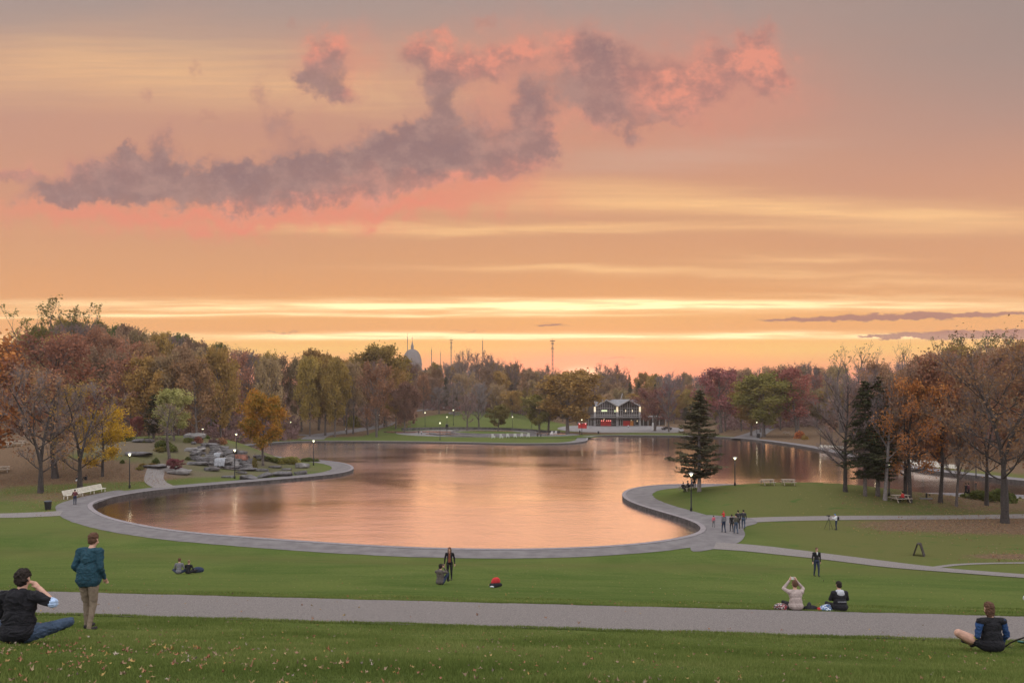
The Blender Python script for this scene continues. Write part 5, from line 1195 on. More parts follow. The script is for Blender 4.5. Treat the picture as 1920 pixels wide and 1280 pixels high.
def person(px, py, Y, rz, J, label, cols, h=1.0, voxel=.016, hair='short', extra=(), group=None, split=False, pos=None, fem=False, coat=False, fingers=True, thick=1.0, seated=False, hood=None):
    """J: joints in metres for a 1.75 m adult, facing +Y"""
    g = lambda k: Vector(J[k]); T = cols.get('top', 'black'); Lg = cols.get('legs', 'darkdenim'); S = cols.get('shoe', 'shoe'); sk = 'skin'; sl = cols.get('sleeve', T)
    P = []; q = thick; sw = .92 if fem else 1.0
    tor = [('e', g('chest'), (.165*sw*q, .115*q, .21), T), ('e', g('chest').lerp(g('pelvis'), .55), (.145*sw*q, .11*q, .18), T), ('e', g('pelvis')+Vector((0, 0, .02)), (.165*q, .125*q, .13), T if seated or coat else Lg)]
    if coat and g('pelvis').z > .5: tor += [('c', (sx*.07, .01, 1.08), (sx*.085, .0, .90), .135, .142, T) for sx in (-1, 0, 1)]
    up_ = [('c', g('sl')*sw+Vector((0, 0, g('sl').z*(1-sw))), g('neck')-Vector((0, 0, .05)), .068*q, .06, T), ('c', g('sr')*sw+Vector((0, 0, g('sr').z*(1-sw))), g('neck')-Vector((0, 0, .05)), .068*q, .06, T), ('c', g('chest'), g('neck')-Vector((0, 0, .06)), .13*q, .075, T)]
    P += tor+up_
    if seated: P += [('e', g('pelvis')+Vector((0, .02, .03)), (.205*q, .165*q, .15), T), ('e', g('chest').lerp(g('pelvis'), .5), (.178*q, .13*q, .22), T), ('e', g('chest')+Vector((0, -.01, .03)), (.185*q, .12*q, .17), T)]
    for s in 'lr':
        P += [('c', g('s'+s), g('e'+s), .060*q, .047*q, sl), ('c', g('e'+s), g('w'+s), .047*q, .033*q, cols.get('fore', sl))]
        P += [('c', g('h'+s), g('k'+s), .092*q, .062, Lg), ('c', g('k'+s), g('a'+s), .060, .040, cols.get('shin', Lg))]
        a = g('a'+s); k = g('k'+s); fd = cols.get('foot', None)
        f = Vector((0, .17, -.045)) if abs(a.x-k.x) < .3 else Vector((math.copysign(.15, a.x-k.x), .05, -.02))
        P += [('c', a-Vector((0, .02, .035)), a+f, .042, .034, S)]
        w = g('w'+s); d = (w-g('e'+s)).normalized()
        if 'hand'+s in J: d = (Vector(J['hand'+s])-w).normalized()
        side = d.cross(Vector((0, 1, 0)) if abs(d.y) < .8 else Vector((1, 0, 0))).normalized(); pn = d.cross(side)
        P += [('c', w, w+d*.085, .030, .033, sk)]
        if fingers:
            for i, fl_ in enumerate((.062, .074, .068, .052)):
                o_ = pn*((i-1.5)*.019); b0 = w+d*.09+o_; m1 = b0+d*fl_*.5+side*.006; P += [('c', b0, m1, .0095, .009, sk), ('c', m1, m1+(d*.8+side*.5).normalized()*fl_*.5, .009, .0075, sk)]
            b0 = w+d*.04+pn*.03; P += [('c', b0, b0+(d*.6+pn*.7).normalized()*.055, .012, .009, sk)]
    hd = g('head'); nk = g('neck'); face = J.get('face', Vector((0, 1, 0))); face = Vector(face).normalized(); rt = face.cross(Vector((0, 0, 1))).normalized(); upv = rt.cross(face)
    P += [('c', nk-Vector((0, 0, .03)), hd-Vector((0, 0, .06)), .056, .052, sk), ('e', hd+upv*.03, (.074, .088, .092), sk), ('e', hd-upv*.045+face*.02, (.056, .066, .068), sk),
          ('c', hd+face*.085+upv*.0, hd+face*.100-upv*.028, .009, .014, sk), ('c', hd+face*.084-upv*.062-rt*.018, hd+face*.084-upv*.062+rt*.018, .008, .008, 'maroon' if voxel < .013 else sk)]
    for s in (-1, 1):
        P += [('e', hd+rt*s*.076-face*.008-upv*.005, (.012, .018, .032), sk)]
        if voxel < .015: P += [('e', hd+rt*s*.030+face*.080+upv*.012, (.013, .008, .008), 'black')]
    Hc_ = cols.get('hair', 'hair'); HP = []
    if hair in ('short', 'long', 'bob', 'hat'):
        HP = [('e', hd+upv*.048-face*.012, (.085, .096, .088), Hc_), ('e', hd+upv*.005-face*.04, (.081, .064, .088), Hc_)]
        if hair == 'bob': HP += [('e', hd-upv*.03-face*.035, (.088, .07, .10), Hc_), ('e', hd-upv*.09-face*.04, (.075, .055, .06), Hc_)]
        if hair == 'long': HP += [('c', hd-face*.03+rt*.055, hd-upv*.24+rt*.075-face*.0, .045, .03, Hc_), ('c', hd-face*.03-rt*.055, hd-upv*.24-rt*.075-face*.0, .045, .03, Hc_), ('c', hd-face*.05, hd-face*.06-upv*.24, .06, .05, Hc_)]
    if hood:
        P += [('c', nk+Vector((-.075, -.045, -.02)), nk+Vector((.075, -.045, -.02)), .05, .05, hood), ('e', nk+Vector((0, -.125, -.07)), (.115, .055, .095), hood)]
    x, y, z = (on(px, py) if Y is None else ((px-960)/FPX*Y, Y, Hz((px-960)/FPX*Y, Y))) if pos is None else pos
    e = empty('person', (x, y, z), rz, label, 'person', group); e.scale = (h, h, h)
    ex = [p for p in extra]
    from mathutils import noise as mn
    def rough(o, amp, f, fold=False):
        me = o.data; N_ = [v.normal.copy() for v in me.vertices]
        for v, n_ in zip(me.vertices, N_):
            c = v.co
            if fold: w_ = mn.noise(Vector((c.x*5, c.y*5, c.z*9+px))); d_ = abs(mn.noise(Vector((c.x*7+w_*1.5, c.y*7, c.z*22+w_*4))))-.25
            else: d_ = mn.noise(c*f+Vector((px, 0, 0)))
            v.co = c+n_*d_*amp
        me.update()
    if split:
        core = []
        for p in P:
            if p[-1] == sk or p[-1] in ('maroon', 'black') and p[0] == 'e' and p[2][0] < .02: core.append(p)
            elif p[0] == 'c': core.append(p[:3]+(max(.02, p[3]-.012), max(.02, p[4]-.012), sk))
            else: core.append((p[0], p[1], tuple(max(.01, r-.014) for r in p[2]), sk))
        ob_me('body', remesh(core, voxel), e)
        Tn = [p for p in P if p[-1] not in (sk, Lg, S, 'maroon') and not (p[0] == 'e' and p[2][0] < .02)]+ex
        rough(ob_me(cols.get('top_name', 'jacket'), remesh(Tn, voxel, 5), e), .030, 0, True)
        rough(ob_me(cols.get('leg_name', 'trousers'), remesh([p for p in P if p[-1] == Lg], voxel, 4), e), .020, 0, True)
        ob_me('shoes', remesh([p for p in P if p[-1] == S], voxel), e)
    else: ob_me('body', remesh(P+ex, voxel, 1), e)
    if HP:
        ho = ob_me('hair' if hair != 'hat' else 'hat', remesh(HP, voxel*.8, 1), e)
        if hair != 'hat': rough(ho, .016, 38); rough(ho, .008, 95)
    return e
def part(e, name, prims, voxel=.012): return ob_me(name, remesh(prims, voxel, 1), e)
V3 = Vector
# near left man, cross legged, right hand at his face
J = J_cross(); J.update(head=(0, .12, .76), neck=(0, .09, .63), sl=(-.20, .06, .56), sr=(.20, .06, .56), er=(.36, .10, .475), wr=(.145, .20, .62), handr=(.07, .20, .70), kr=(.47, .26, .20), kl=(-.44, .30, .18), ar=(.06, .44, .08))
e = person(31, 1209, None, 0, J, 'black haired man in black hoodie and jeans sitting cross legged at the left edge', dict(top='black', legs='denim', fore='skin', hair='hair', top_name='hoodie'), .85, .0095, split=True, thick=1.08, seated=True, coat=True, hood='black', extra=[('c', (.335, .115, .485), (.375, .10, .475), .062, .060, 'palecuff')])
# standing figure in teal (walks past in the photograph)
J = J_stand(.10, .05); J.update(head=(.0, .13, 1.58), neck=(0, .07, 1.45), chest=(0, .05, 1.26), sl=(-.185, .04, 1.385), sr=(.185, .04, 1.385), wl=(-.20, .16, .92), wr=(.20, .14, .92))
person(166, 1203, 11.3, -.15, J, 'standing person in a teal jacket and khaki trousers beside the seated man at the left', dict(top='teal', legs='khaki', hair='hairbrown', shoe='shoe'), .86, .012, split=True, coat=True, thick=1.14)
# near right man
J = J_cross(); J.update(sl=(-.205, .04, .57), sr=(.205, .04, .57), el=(-.27, .02, .32), er=(.27, .02, .32), wl=(-.20, .16, .16), wr=(.22, .16, .16), kl=(-.50, .22, .30), kr=(.40, .36, .12), al=(-.16, .40, .06), head=(-.015, .10, .79), neck=(0, .06, .64))
e = person(1862, 1224, None, 0, J, 'brown haired person in black vest and blue sleeves sitting near the right edge', dict(top='black', legs='black', sleeve='blue', hair='hairbrown', top_name='vest', leg_name='shorts', shin='skin'), .84, .0105, hair='bob', split=True, thick=1.08, seated=True, coat=True, extra=[])
part(e, 'knee', [('c', V3((-.10, .02, .12)).lerp(V3((-.50, .22, .30)), .55), (-.50, .22, .30), .096, .078, 'skin'), ('c', (-.50, .22, .30), (-.16, .40, .06), .078, .055, 'skin')])
part(e, 'shorts_stripe', [('c', (-.305, .06, .275), (-.27, .045, .245), .012, .012, 'yellow')], .006)
# couple seated left
person(335, 1076, None, .1, J_cross(.02), 'person in a grey coat sitting on the left lawn, left of a pair', dict(top='grey', legs='darkdenim', hair='hairbrown'), .92, .016, coat=True, group='pair sitting on the left lawn')
J = J_cross(-.02)
person(353, 1076, None, 0, J, 'person in black sitting on the left lawn beside the one in grey', dict(top='black', legs='black', hair='hairfair'), .82, .016, coat=True, group='pair sitting on the left lawn')
# woman posing and the man photographing her
J = J_stand(0, 0); J.update(wl=(-.27, .0, .86), wr=(.27, .0, .86), el=(-.25, -.04, 1.13), er=(.25, -.04, 1.13))
e = person(843, 1087, None, math.pi, J, 'long haired woman in black leather jacket standing on the lawn facing the camera', dict(top='black', legs='black', hair='hairbrown', sleeve='black'), .97, .011, hair='long', fem=True, split=True)
part(e, 'shirt', [('c', (0, .075, 1.40), (0, .10, 1.0), .06, .075, 'rust')])
J = J_knees(); J.update(er=(.24, .22, .50), wr=(.09, .26, .70), handr=(.05, .24, .78), el=(-.22, .22, .5), wl=(-.06, .27, .70), handl=(-.03, .25, .78), kr=(.24, .38, .42))
e = person(825, 1096, None, -.25, J, 'man in a grey brown hooded jacket sitting on the lawn photographing the standing woman', dict(top='taupe', legs='darkdenim', hair='hair'), 1.05, .012, hood='taupe', coat=True, thick=1.1)
b = MB(); b.box((0.02, .27, .80), (.13, .08, .09)); b.tube([(.02, .3, .8), (.02, .38, .8)], .035, 10); o = b.build('camera', M['black']); o.parent = None
o.location = e.location; o.rotation_euler = e.rotation_euler; o.scale = e.scale; tag(o, 'small black camera held up by the man sitting before the standing woman', 'camera')
# pair by the gravel path
J = J_cross(); J.update(el=(-.30, .24, .62), er=(.30, .24, .62), wl=(-.11, .28, .84), wr=(.11, .28, .84), handl=(-.07, .27, .93), handr=(.07, .27, .93), face=(0, 1, .15))
J.update(kl=(-.24, .42, .16), kr=(.24, .42, .16))
e = person(1493, 1145, None, 0, J, 'woman in a beige coat sitting by the gravel path with both arms raised', dict(top='beige', legs='black', hair='hairbrown'), .80, .011, thick=1.12, coat=True, seated=True)
part(e, 'coat_skirt', [('e', (0, .02, .14), (.23, .17, .13), 'beige'), ('e', (0, .03, .3), (.175, .14, .2), 'beige')], .014)
part(e, 'curls', [('e', (random.Random(i).uniform(-.07, .07), .07+random.Random(i+9).uniform(-.03, .06), .80+random.Random(i+5).uniform(-.06, .07)), (.035, .035, .035), 'hairbrown') for i in range(14)], .011)
b = MB(); b.box((0, .29, .92), (.16, .012, .08)); o = b.build('phone', M['white']); o.location = e.location; o.scale = e.scale; tag(o, 'white phone held up by the woman in the beige coat', 'phone')
J = J_cross(); J.update(el=(-.26, .12, .36), er=(.26, .12, .36), wl=(-.10, .28, .30), wr=(.10, .28, .30))
J.update(kl=(-.24, .42, .16), kr=(.24, .42, .16))
e = person(1576, 1147, None, 0, J, 'person in a black jacket with a pale grey hood sitting by the gravel path', dict(top='black', legs='black', hair='hair'), .80, .011, thick=1.15, coat=True, hood='lightgrey', seated=True)
part(e, 'jacket_hem', [('e', (0, .03, .15), (.215, .17, .14), 'black'), ('c', (-.13, -.115, .34), (.13, -.115, .34), .008, .008, 'lightgrey')], .009)
# walker
J = J_stand(.10, .08); J.update(wr=(.27, .10, .90))
e = person(1531, 1080, None, math.pi, J, 'man in a black jacket and blue jeans walking up the right lawn toward the camera', dict(top='black', legs='darkdenim', hair='hairbrown'), 1.02, .013)
part(e, 'collar', [('c', (0, .10, 1.44), (0, .12, 1.33), .045, .02, 'white')])
# people on the shore path
GP = 'group strolling on the shore path right'
for px, py, hh, rz, T, Lg, lab, ch in [(1357, 998, .98, .3, 'grey', 'darkdenim', 'adult in grey and jeans carrying a red clad child on the shoulders', 1), (1338, 988, .62, .2, 'pink', 'grey', 'small child in pink near the lake rim', 0), (1372, 996, .88, .2, 'black', 'charcoal', 'person in black, second from the left of the walking cluster', 0),
                                   (1380, 1000, 1.0, .3, 'olive', 'denim', 'person in an olive jacket and pale jeans in the middle of the walking cluster', 0), (1384, 991, .98, .1, 'charcoal', 'black', 'dark dressed person behind the one in olive', 0), (1394, 991, 1.0, -.2, 'charcoal', 'denim', 'person in a dark jacket and blue jeans at the right end of the walking cluster', 0)]:
    e = person(px, py, None, rz, J_stand(.12, .08), lab, dict(top=T, legs=Lg, hair='hair'), hh, .018, group=GP)
    if ch:
        J = J_knees(); J.update(kl=(-.13, .2, .0), kr=(.13, .2, .0), al=(-.12, .24, -.28), ar=(.12, .24, -.28), wl=(-.06, .2, .40), wr=(.06, .2, .40))
        c_ = person(0, 0, None, rz, J, 'small child in red riding on the shoulders of the adult in grey', dict(top='redc', legs='redc', hair='redc'), .62, .018, pos=(e.location.x, e.location.y-.04, e.location.z+1.40*.98), group=GP)
# photographer with tripod
J = J_stand(); J.update(head=(-.0, .14, 1.56), neck=(0, .08, 1.43), chest=(0, .05, 1.25), el=(-.22, .2, 1.2), er=(.22, .2, 1.2), wl=(-.08, .42, 1.28), wr=(.08, .42, 1.28))
e = person(1568, 993, None, 1.35, J, 'photographer in a white jacket and blue cap with a black backpack on the right lawn', dict(top='white', legs='darkdenim', hair='hat'), .86, .014, hair='hat')
part(e, 'backpack', [('e', (0, -.2, 1.22), (.15, .11, .22), 'black')])
x, y, z = e.location; t_ = empty('tripod', (x-.62, y+.12, z), 0, 'black camera tripod in front of the photographer in white', 'tripod')
for a in (0.3, 2.4, 4.5): b = MB(); b.tube([(0, 0, 1.05), (math.cos(a)*.42, math.sin(a)*.42, 0)], [.02, .014], 6); b.build('leg', M['black'], t_)
b = MB(); b.tube([(0, 0, .9), (0, 0, 1.2)], .02, 6); b.build('column', M['black'], t_)
b = MB(); b.box((0, 0, 1.27), (.16, .12, .13)); b.tube([(-.05, 0, 1.27), (-.22, 0, 1.27)], .045, 10); o = b.build('camera', M['black'], loc=(x-.62, y+.12, z)); tag(o, 'black camera mounted on the tripod on the right lawn', 'camera')
# couple embracing, left
J = J_stand(); J.update(wr=(.05, .16, 1.18), er=(.26, .1, 1.2), wl=(-.1, .16, 1.15), el=(-.26, .08, 1.18))
person(140.5, 946, None, .3, J, 'person in a maroon jacket hugging another on the path beside the cream bench', dict(top='maroon', legs='darkdenim', hair='hair'), 1.0, .014, group='embracing couple')
c0 = Vector(on(140.5, 946)); J = J_stand(); J.update(wr=(.12, .2, 1.25), er=(.28, .12, 1.2), wl=(-.12, .2, 1.25), el=(-.28, .1, 1.2))
person(0, 0, None, .3+math.pi, J, 'person in a rust top hugged by the one in maroon beside the cream bench', dict(top='rust', legs='black', hair='hairbrown'), .93, .014, pos=(c0.x-.16, c0.y+.26, c0.z), group='embracing couple')
# small far people
def small(px, py, rz, J, lab, T, Lg, h=.97, vx=.03, hair='short', Hc='hair', grp=None, pos=None): return person(px, py, None, rz, J, lab, dict(top=T, legs=Lg, hair=Hc), h, vx, hair=hair, group=grp, fingers=False, pos=pos)
small(143, 902, -1.2, J_knees(), 'person with white trousers sitting on the leaves left of the tree behind the bench', 'black', 'white'); small(162, 900, 1.2, J_knees(), 'person in black sitting on the leaves right of the tree behind the bench', 'black', 'black')
small(279, 821, 0, J_stand(.08), 'person in a beige top standing at the top of the rock garden', 'beige', 'charcoal', 1.0); small(287, 821, 0, J_stand(.05), 'person in black standing right of the one in beige above the rocks', 'black', 'black', 1.0)
J = J_cross(); J['kl'] = (-.14, .42, .12); J['kr'] = (.14, .42, .12); J['al'] = (-.14, .44, -.36); J['ar'] = (.14, .44, -.36)
def bench_sit(px, py, rz, lab, T, Lg, h=.97, **k): x, y, z = on(px, py); small(0, 0, rz, J, lab, T, Lg, h, pos=(x, y, z+.42), **k)
bench_sit(1280, 919, -.9, 'person in black sitting at the left side of the table under the pine', 'black', 'charcoal'); bench_sit(1291, 918, .9, 'person in grey sitting at the table under the pine', 'charcoal', 'black'); bench_sit(1298, 917, 1.0, 'person in dark blue sitting at the right of the table under the pine', 'blue', 'black')
small(1302, 916, 0, J_stand(), 'slim dark figure standing left of the pine trunk', 'black', 'black', 1.0)
bench_sit(1694, 944, .6, 'person in a red jacket sitting at the table under the orange maple', 'redc', 'black', 1.05)
small(1811, 932, .5, J_stand(.1), 'dark figure on the shore path, left of the pair at the right', 'black', 'black', grp='pair walking at the right'); small(1816, 932, .5, J_stand(.1), 'maroon dressed figure on the shore path, right of the pair at the right', 'maroon', 'black', grp='pair walking at the right')
small(649, 811, .5, J_stand(.1), 'person in a white top walking on the bank beside the hill path', 'white', 'charcoal', 1.05); bench_sit(566, 806, 0, 'person in white sitting at the wood edge left of the hill path', 'white', 'charcoal', 1.1)
small(478, 869, 0, J_stand(), 'dark dressed person standing in the plants left of the lone maple', 'black', 'olive', .95)
bench_sit(1008, 820, 0, 'dark dressed person sitting left of a pair by the white chairs', 'black', 'black', 1.2); bench_sit(1014, 820, 0, 'dark dressed person sitting right of a pair by the white chairs', 'charcoal', 'black', 1.25)
small(785, 814, .3, J_stand(.1), 'person in grey crossing the wading pools on the left', 'grey', 'charcoal', 1.0); small(790, 815, -.3, J_stand(.1), 'person in white crossing the wading pools on the left', 'white', 'black', .8)
bench_sit(1178, 802, math.pi, 'person in white and black sitting before the red panels of the pavilion', 'white', 'black', 1.1); small(1087, 815, 0, J_stand(), 'dark figure at the foot of the lamp before the golden tree', 'black', 'black', 1.0)
for i, (px, T) in enumerate([(762, 'redc'), (768, 'lightgrey'), (827, 'redc'), (832, 'white'), (842, 'redc'), (862, 'redc')]):
    small(px, 769, 0, J_stand(.08), ['person in red left of the hilltop path', 'person in pale grey on the hilltop path', 'person in red at the middle of the hilltop path', 'person in white on the hilltop path between two in red', 'person in red right of the one in white on the hilltop', 'rightmost person in red on the hilltop path'][i], T, 'charcoal', 1.15, .05, grp='people on the hilltop path')
bpy.data.scenes.remove(tmp)

# ------------------------------------------------------------------ things lying on the grass
def soft(name, px, py, Y, prims, label, cat, parts=(), s=1.0, rz=0):
    pass
def lump(seed, c, r, n=260):
    rng = np.random.default_rng(seed); a = rng.normal(size=(14, 3)); a /= np.linalg.norm(a, axis=1)[:, None]
    bm = bmesh.new(); bmesh.ops.create_icosphere(bm, subdivisions=3, radius=1)
    for v in bm.verts:
        d = np.array(v.co); f = 1+.16*sum(math.sin(3.0*float(d@a[k])+k*1.7) for k in range(5))/2.2
        z = max(-.35, d[2]); v.co = Vector((c[0]+d[0]*r[0]*f, c[1]+d[1]*r[1]*f, c[2]+z*r[2]*f))
    return bm
def lump_ob(name, seed, c, r, m, parent=None, loc=None):
    bm = lump(seed, c, r); me = bpy.data.meshes.new(name); bm.to_mesh(me); bm.free(); me.materials.append(m)
    me.polygons.foreach_set('use_smooth', np.ones(len(me.polygons), bool)); return ob_me(name, me, parent, loc)
x, y, z = on(928, 1101); e = empty('bag', (x, y, z), 0, 'red and black bag with white details lying on the lawn right of the standing woman', 'bag')
lump_ob('bag_base', 1, (0, 0, .09), (.30, .18, .14), CM('black'), e); lump_ob('bag_top', 2, (.02, .05, .26), (.20, .12, .20), CM('redc'), e); lump_ob('white_strap', 3, (-.13, -.17, .08), (.09, .03, .04), CM('white'), e)
x, y, z = on(371, 1074); e = empty('backpack', (x, y, z), 0, 'dark blue backpack lying beside the pair on the left lawn', 'backpack'); lump_ob('main_pocket', 4, (0, 0, .12), (.30, .18, .2), CM('darkdenim'), e); lump_ob('front_pocket', 5, (-.18, -.05, .1), (.16, .13, .17), CM('black'), e)
mp = bpy.data.materials.new('patterned_cloth'); mp.use_nodes = True; N = NT(mp.node_tree); vv_ = mp.node_tree.nodes.new('ShaderNodeTexVoronoi'); vv_.inputs['Scale'].default_value = 14
N.put(mp.node_tree.nodes['Principled BSDF'].inputs['Base Color'], N.ramp(N.sep(vv_.outputs['Color'])[0], [(0, (.02, .02, .02, 1)), (.35, (.3, .03, .04, 1)), (.6, (.5, .45, .42, 1)), (.85, (.03, .03, .03, 1))], 'CONSTANT'))
mp2 = bpy.data.materials.new('blue_white_cloth'); mp2.use_nodes = True; N = NT(mp2.node_tree); vv_ = mp2.node_tree.nodes.new('ShaderNodeTexVoronoi'); vv_.inputs['Scale'].default_value = 13
N.put(mp2.node_tree.nodes['Principled BSDF'].inputs['Base Color'], N.ramp(N.sep(vv_.outputs['Color'])[0], [(0, (.05, .13, .28, 1)), (.4, (.55, .56, .58, 1)), (.65, (.04, .1, .25, 1)), (.85, (.02, .02, .03, 1))], 'CONSTANT'))
def at_Y(px, Y): x = (px-960)/FPX*Y; return (x, Y, Hz(x, Y))
e = empty('patterned_bag', on(1466, 1144), .1, 'red, black and white patterned bag left of the woman in beige', 'bag'); lump_ob('bag_body', 6, (0, 0, .08), (.2, .12, .12), mp, e); lump_ob('bag_flap', 7, (.15, -.02, .05), (.1, .1, .09), CM('black'), e)
e = empty('black_bag', on(1519, 1145), .1, 'limp black bag right of the woman in beige', 'bag'); lump_ob('bag_body', 8, (0, 0, .06), (.16, .12, .09), CM('black'), e); lump_ob('bag_handle', 9, (-.02, 0, .13), (.05, .05, .08), CM('charcoal'), e)
e = empty('blanket', on(1551, 1146), 0, 'blue and white patterned blanket bundle left of the person in black', 'blanket'); lump_ob('folded_cloth', 10, (0, 0, .07), (.17, .13, .12), mp2, e); lump_ob('dark_corner', 11, (-.17, -.02, .05), (.07, .08, .07), CM('redc'), e)
e = empty('helmet', on(1927, 1128), .3, 'white and black helmet on the grass cut by the right edge', 'helmet'); lump_ob('shell', 12, (0, 0, .13), (.16, .12, .15), CM('lightgrey'), e); lump_ob('padding', 13, (.04, -.03, .10), (.13, .12, .12), CM('black'), e)
# bicycle lying in the grass
xb_ = 9.2; yb_ = 11.9; e = empty('bicycle', (xb_, yb_, Hz(xb_, yb_)+.05), 0, 'bicycle lying on its side in the grass at the right edge of the picture', 'bicycle')
fx = V3((0, .965, -.25)).normalized(); fz = (V3((-.985, 0, .12))); fz = (fz-fx*fz.dot(fx)).normalized(); fy = fz.cross(fx)
e.rotation_euler = Matrix((fx, fy, fz)).transposed().to_euler()
M['bikeframe'] = mat('green_frame', (.02, .10, .085), .35, .1); M['tyre'] = mat('tyre', (.02, .02, .02), .8)
A = V3((-.50, 0, .36)); B = V3((.50, 0, .36)); bb_ = V3((-.06, 0, .30)); st = V3((-.18, 0, .82)); hdt = V3((.34, 0, .80))
for c in (A, B):
    w_ = MB(); w_.tube([(c.x+.33*math.cos(a), 0, c.z+.33*math.sin(a)) for a in np.linspace(0, 2*math.pi, 33)], .02, 8, 0, False); wo_ = w_.build('wheel', M['tyre'], e, True)
    w_ = MB(); w_.tube([(c.x+.31*math.cos(a), 0, c.z+.31*math.sin(a)) for a in np.linspace(0, 2*math.pi, 33)], .009, 6, 0, False)
    for i in range(20): a = i*.314; w_.bar((c.x, .02*(-1)**i, c.z), (c.x+.31*math.cos(a), 0, c.z+.31*math.sin(a)), .003)
    w_.build('rim', M['steel'], wo_)
f = MB()
for a, c in ((bb_, st), (bb_, hdt), (st, hdt), (bb_, A), (st, A), (hdt, B)): f.tube([a, c], .017, 8)
f.tube([hdt, hdt+V3((-.03, 0, .12))], .017, 8); f.build('frame', M['bikeframe'], e, True)
f = MB(); f.tube([(.02, -.10, .93), (.22, -.03, .97), (.42, .03, .97), (.62, .10, .93)], .013, 8); f.tube([(.06, -.10, .91), (.12, -.12, .84)], .007, 5); f.tube([(.58, .10, .91), (.52, .12, .84)], .007, 5); f.build('handlebar', M['black'], e)
f = MB(); f.box((-.2, 0, .9), (.26, .13, .05)); f.tube([(-.19, 0, .82), (-.2, 0, .9)], .014, 6); f.build('saddle', M['black'], e, bevel=.02)
f = MB(); f.lathe([(.09, -.005), (.09, .005)], n=20); [setattr(f, 'v', [(a[0]+bb_.x, a[2]+.03, a[1]+bb_.z) for a in f.v])]; f.bar(bb_+V3((0, .06, 0)), bb_+V3((.1, .06, -.14)), .02); f.bar(bb_+V3((0, -.06, 0)), bb_+V3((-.1, -.06, .14)), .02); f.box(bb_+V3((.1, .11, -.14)), (.09, .09, .02)); f.box(bb_+V3((-.1, -.11, .14)), (.09, .09, .02)); f.build('crankset', M['steel'], e)

# ------------------------------------------------------------------ grass blades and fallen leaves
rng = np.random.default_rng(11)
def ground_pts(n, u0, u1, margin=1.05, power=1.0):
    Y = u0+(u1-u0)*rng.random(n)**power; X = rng.uniform(-.72, .72, n)*Y*margin; return X, Y
def blades(n, u0, u1, hh, ww, power):
    X, Y = ground_pts(n, u0, u1, 1.05, power); u = Y+.095*X; jt = rng.normal(size=len(X))*.07+.06*np.sin(X*2.1)+.05*np.sin(X*5.7); ok = ~((u > 14.16+jt) & (u < 18.56+jt)); X, Y = X[ok], Y[ok]; z = Hs(X, Y)[0]
    a = rng.uniform(0, 6.28, len(X)); h = hh*rng.uniform(.5, 1.25, len(X))*(.75+.5*np.sin(X*1.3)*np.sin(Y*1.7)); w = ww*rng.uniform(.7, 1.3, len(X)); bx = rng.normal(size=len(X))*h*.45; by = rng.normal(size=len(X))*h*.45
    p0 = np.c_[X-np.cos(a)*w, Y-np.sin(a)*w, z-.01]; p1 = np.c_[X+np.cos(a)*w, Y+np.sin(a)*w, z-.01]; p2 = np.c_[X+bx, Y+by, z+h]
    return np.stack([p0, p1, p2], 1).reshape(-1, 3)
def edge_blades(n, u0, sd):
    X = rng.uniform(-13, 13, n); u = u0+rng.normal(size=n)*sd+.06*np.sin(X*2.1)+.04*np.sin(X*5.7+1); Y = u-.095*X; z = Hs(X, Y)[0]; a = rng.uniform(0, 6.28, n); h = .06*rng.uniform(.4, 1.2, n); w = .008
    return np.stack([np.c_[X-np.cos(a)*w, Y-np.sin(a)*w, z], np.c_[X+np.cos(a)*w, Y+np.sin(a)*w, z], np.c_[X+rng.normal(size=n)*.02, Y+rng.normal(size=n)*.02, z+h]], 1).reshape(-1, 3)
v = np.vstack([edge_blades(26000, 14.1, .06), edge_blades(26000, 18.62, .07), blades(190000, 4.2, 9.5, .045, .0045, .9), blades(150000, 9.5, 14.6, .05, .007, 1.0), blades(60000, 18.4, 24, .05, .011, 1.3)])
LM['grass'] = leafmat('grass_blades', (.056, .086, .020), (.108, .142, .037), (.165, .185, .062), .25, .5)
tag(ob_me('grass_blades', mesh_np('grass_blades', v, np.arange(len(v)).reshape(-1, 3), [LM['grass']])), 'short green lawn grass on the slope nearest the camera', 'grass', kind='stuff')
mlf = bpy.data.materials.new('fallen_leaf'); mlf.use_nodes = True; N = NT(mlf.node_tree); g_ = mlf.node_tree.nodes.new('ShaderNodeNewGeometry')
N.put(mlf.node_tree.nodes['Principled BSDF'].inputs['Base Color'], N.ramp(g_.outputs['Random Per Island'], [(0, (.16, .055, .03, 1)), (.25, (.27, .11, .04, 1)), (.45, (.20, .12, .07, 1)), (.65, (.22, .155, .09, 1)), (.8, (.33, .21, .05, 1)), (.92, (.07, .045, .03, 1)), (1, (.30, .24, .18, 1))])); mlf.node_tree.nodes['Principled BSDF'].inputs['Roughness'].default_value = .8
def leaf_pts(X, Y, s0, s1, lift=.02):
    z = Hs(X, Y)[0]+lift; n = len(X); a = rng.uniform(0, 6.28, n); s = rng.uniform(s0, s1, n); tilt = rng.normal(size=(n, 2))*.9; cur = rng.uniform(.3, .9, n)
    out = []; asp = rng.uniform(.35, .9, n)
    lob = [(1, 0), (.45, .3), (.2, .85), (-.15, .35), (-.8, .25), (-.6, 0), (-.8, -.25), (-.15, -.35), (.2, -.85), (.45, -.3)]
    for (lx, ly) in lob:
        lw = ly*asp; x = (lx*np.cos(a)-lw*np.sin(a))*s*.5; y = (lx*np.sin(a)+lw*np.cos(a))*s*.5
        out.append(np.c_[X+x, Y+y, z+np.abs(x*tilt[:, 0]+y*tilt[:, 1])+abs(ly)*s*.5*cur])
    return np.stack(out, 1).reshape(-1, 3)
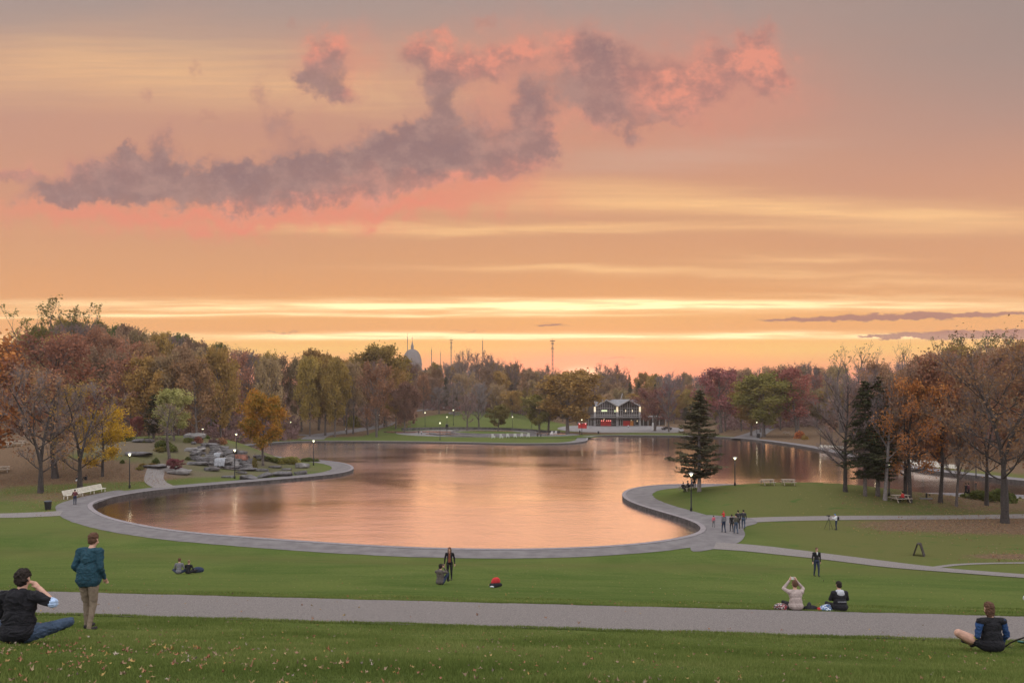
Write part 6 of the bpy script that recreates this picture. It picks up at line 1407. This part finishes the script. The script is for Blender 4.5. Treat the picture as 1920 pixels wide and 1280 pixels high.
X, Y = ground_pts(1100, 4.4, 9.0, 1.05, 2.0); X2, Y2 = ground_pts(500, 8, 14.0); X3, Y3 = ground_pts(700, 14, 52, 1.0, 1.0); X4 = rng.normal(size=220)*1.3-3.4; Y4 = rng.uniform(4.8, 7.6, 220)
k = ((X < 1.5) | (rng.random(1100) < .4)) & (rng.random(1100) < .35+.65*(np.sin(X*2.2+Y)*np.sin(Y*3.1-X) > 0)); X, Y = X[k], Y[k]
v = np.vstack([leaf_pts(X, Y, .018, .055, .03), leaf_pts(X2, Y2, .025, .055, .03), leaf_pts(X3, Y3, .04, .09, .03), leaf_pts(X4, Y4, .03, .075, .03)])
tag(ob_me('fallen_leaves', mesh_np('fallen_leaves', v, np.arange(len(v)).reshape(-1, 10), [mlf])), 'fallen autumn leaves scattered on the lawn', 'leaves', kind='stuff')
# leaf litter further off
XX_ = rng.uniform(-75, -20, 60000); YY_ = rng.uniform(70, 150, 60000); XX2 = rng.uniform(22, 75, 40000); YY2 = rng.uniform(52, 100, 40000); X = np.r_[XX_, XX2]; Y = np.r_[YY_, YY2]
from_px = 960+X/Y*FPX; s_ = Hs(X, Y)[1]
def pdens(px, py): return 0
py_ = HY+(EYE-_H0raw(X, Y))/Y*FPX; dens = np.zeros(len(X))
for (a, b_, ra, rb, w_) in [(60, 890, 150, 30, 1), (160, 885, 110, 26, 1), (0, 900, 120, 30, .8), (230, 890, 80, 24, .7), (120, 935, 100, 24, .5), (1810, 985, 130, 18, .8), (1680, 992, 50, 9, .8), (1780, 940, 150, 22, .6), (1900, 1043, 60, 12, .6), (200, 1005, 110, 12, .3)]:
    dens = np.maximum(dens, w_*np.exp(-((from_px-a)/ra)**2-((py_-b_)/rb)**2))
k = (rng.random(len(X)) < dens) & (s_ > 4) & (from_px > -40) & (from_px < 1960); X, Y = X[k], Y[k]
v = leaf_pts(X, Y, .10, .2, .03)
tag(ob_me('leaf_litter', mesh_np('leaf_litter', v, np.arange(len(v)).reshape(-1, 10), [mlf])), 'brown leaf litter lying under the trees on both sides of the lake', 'leaves', kind='stuff')
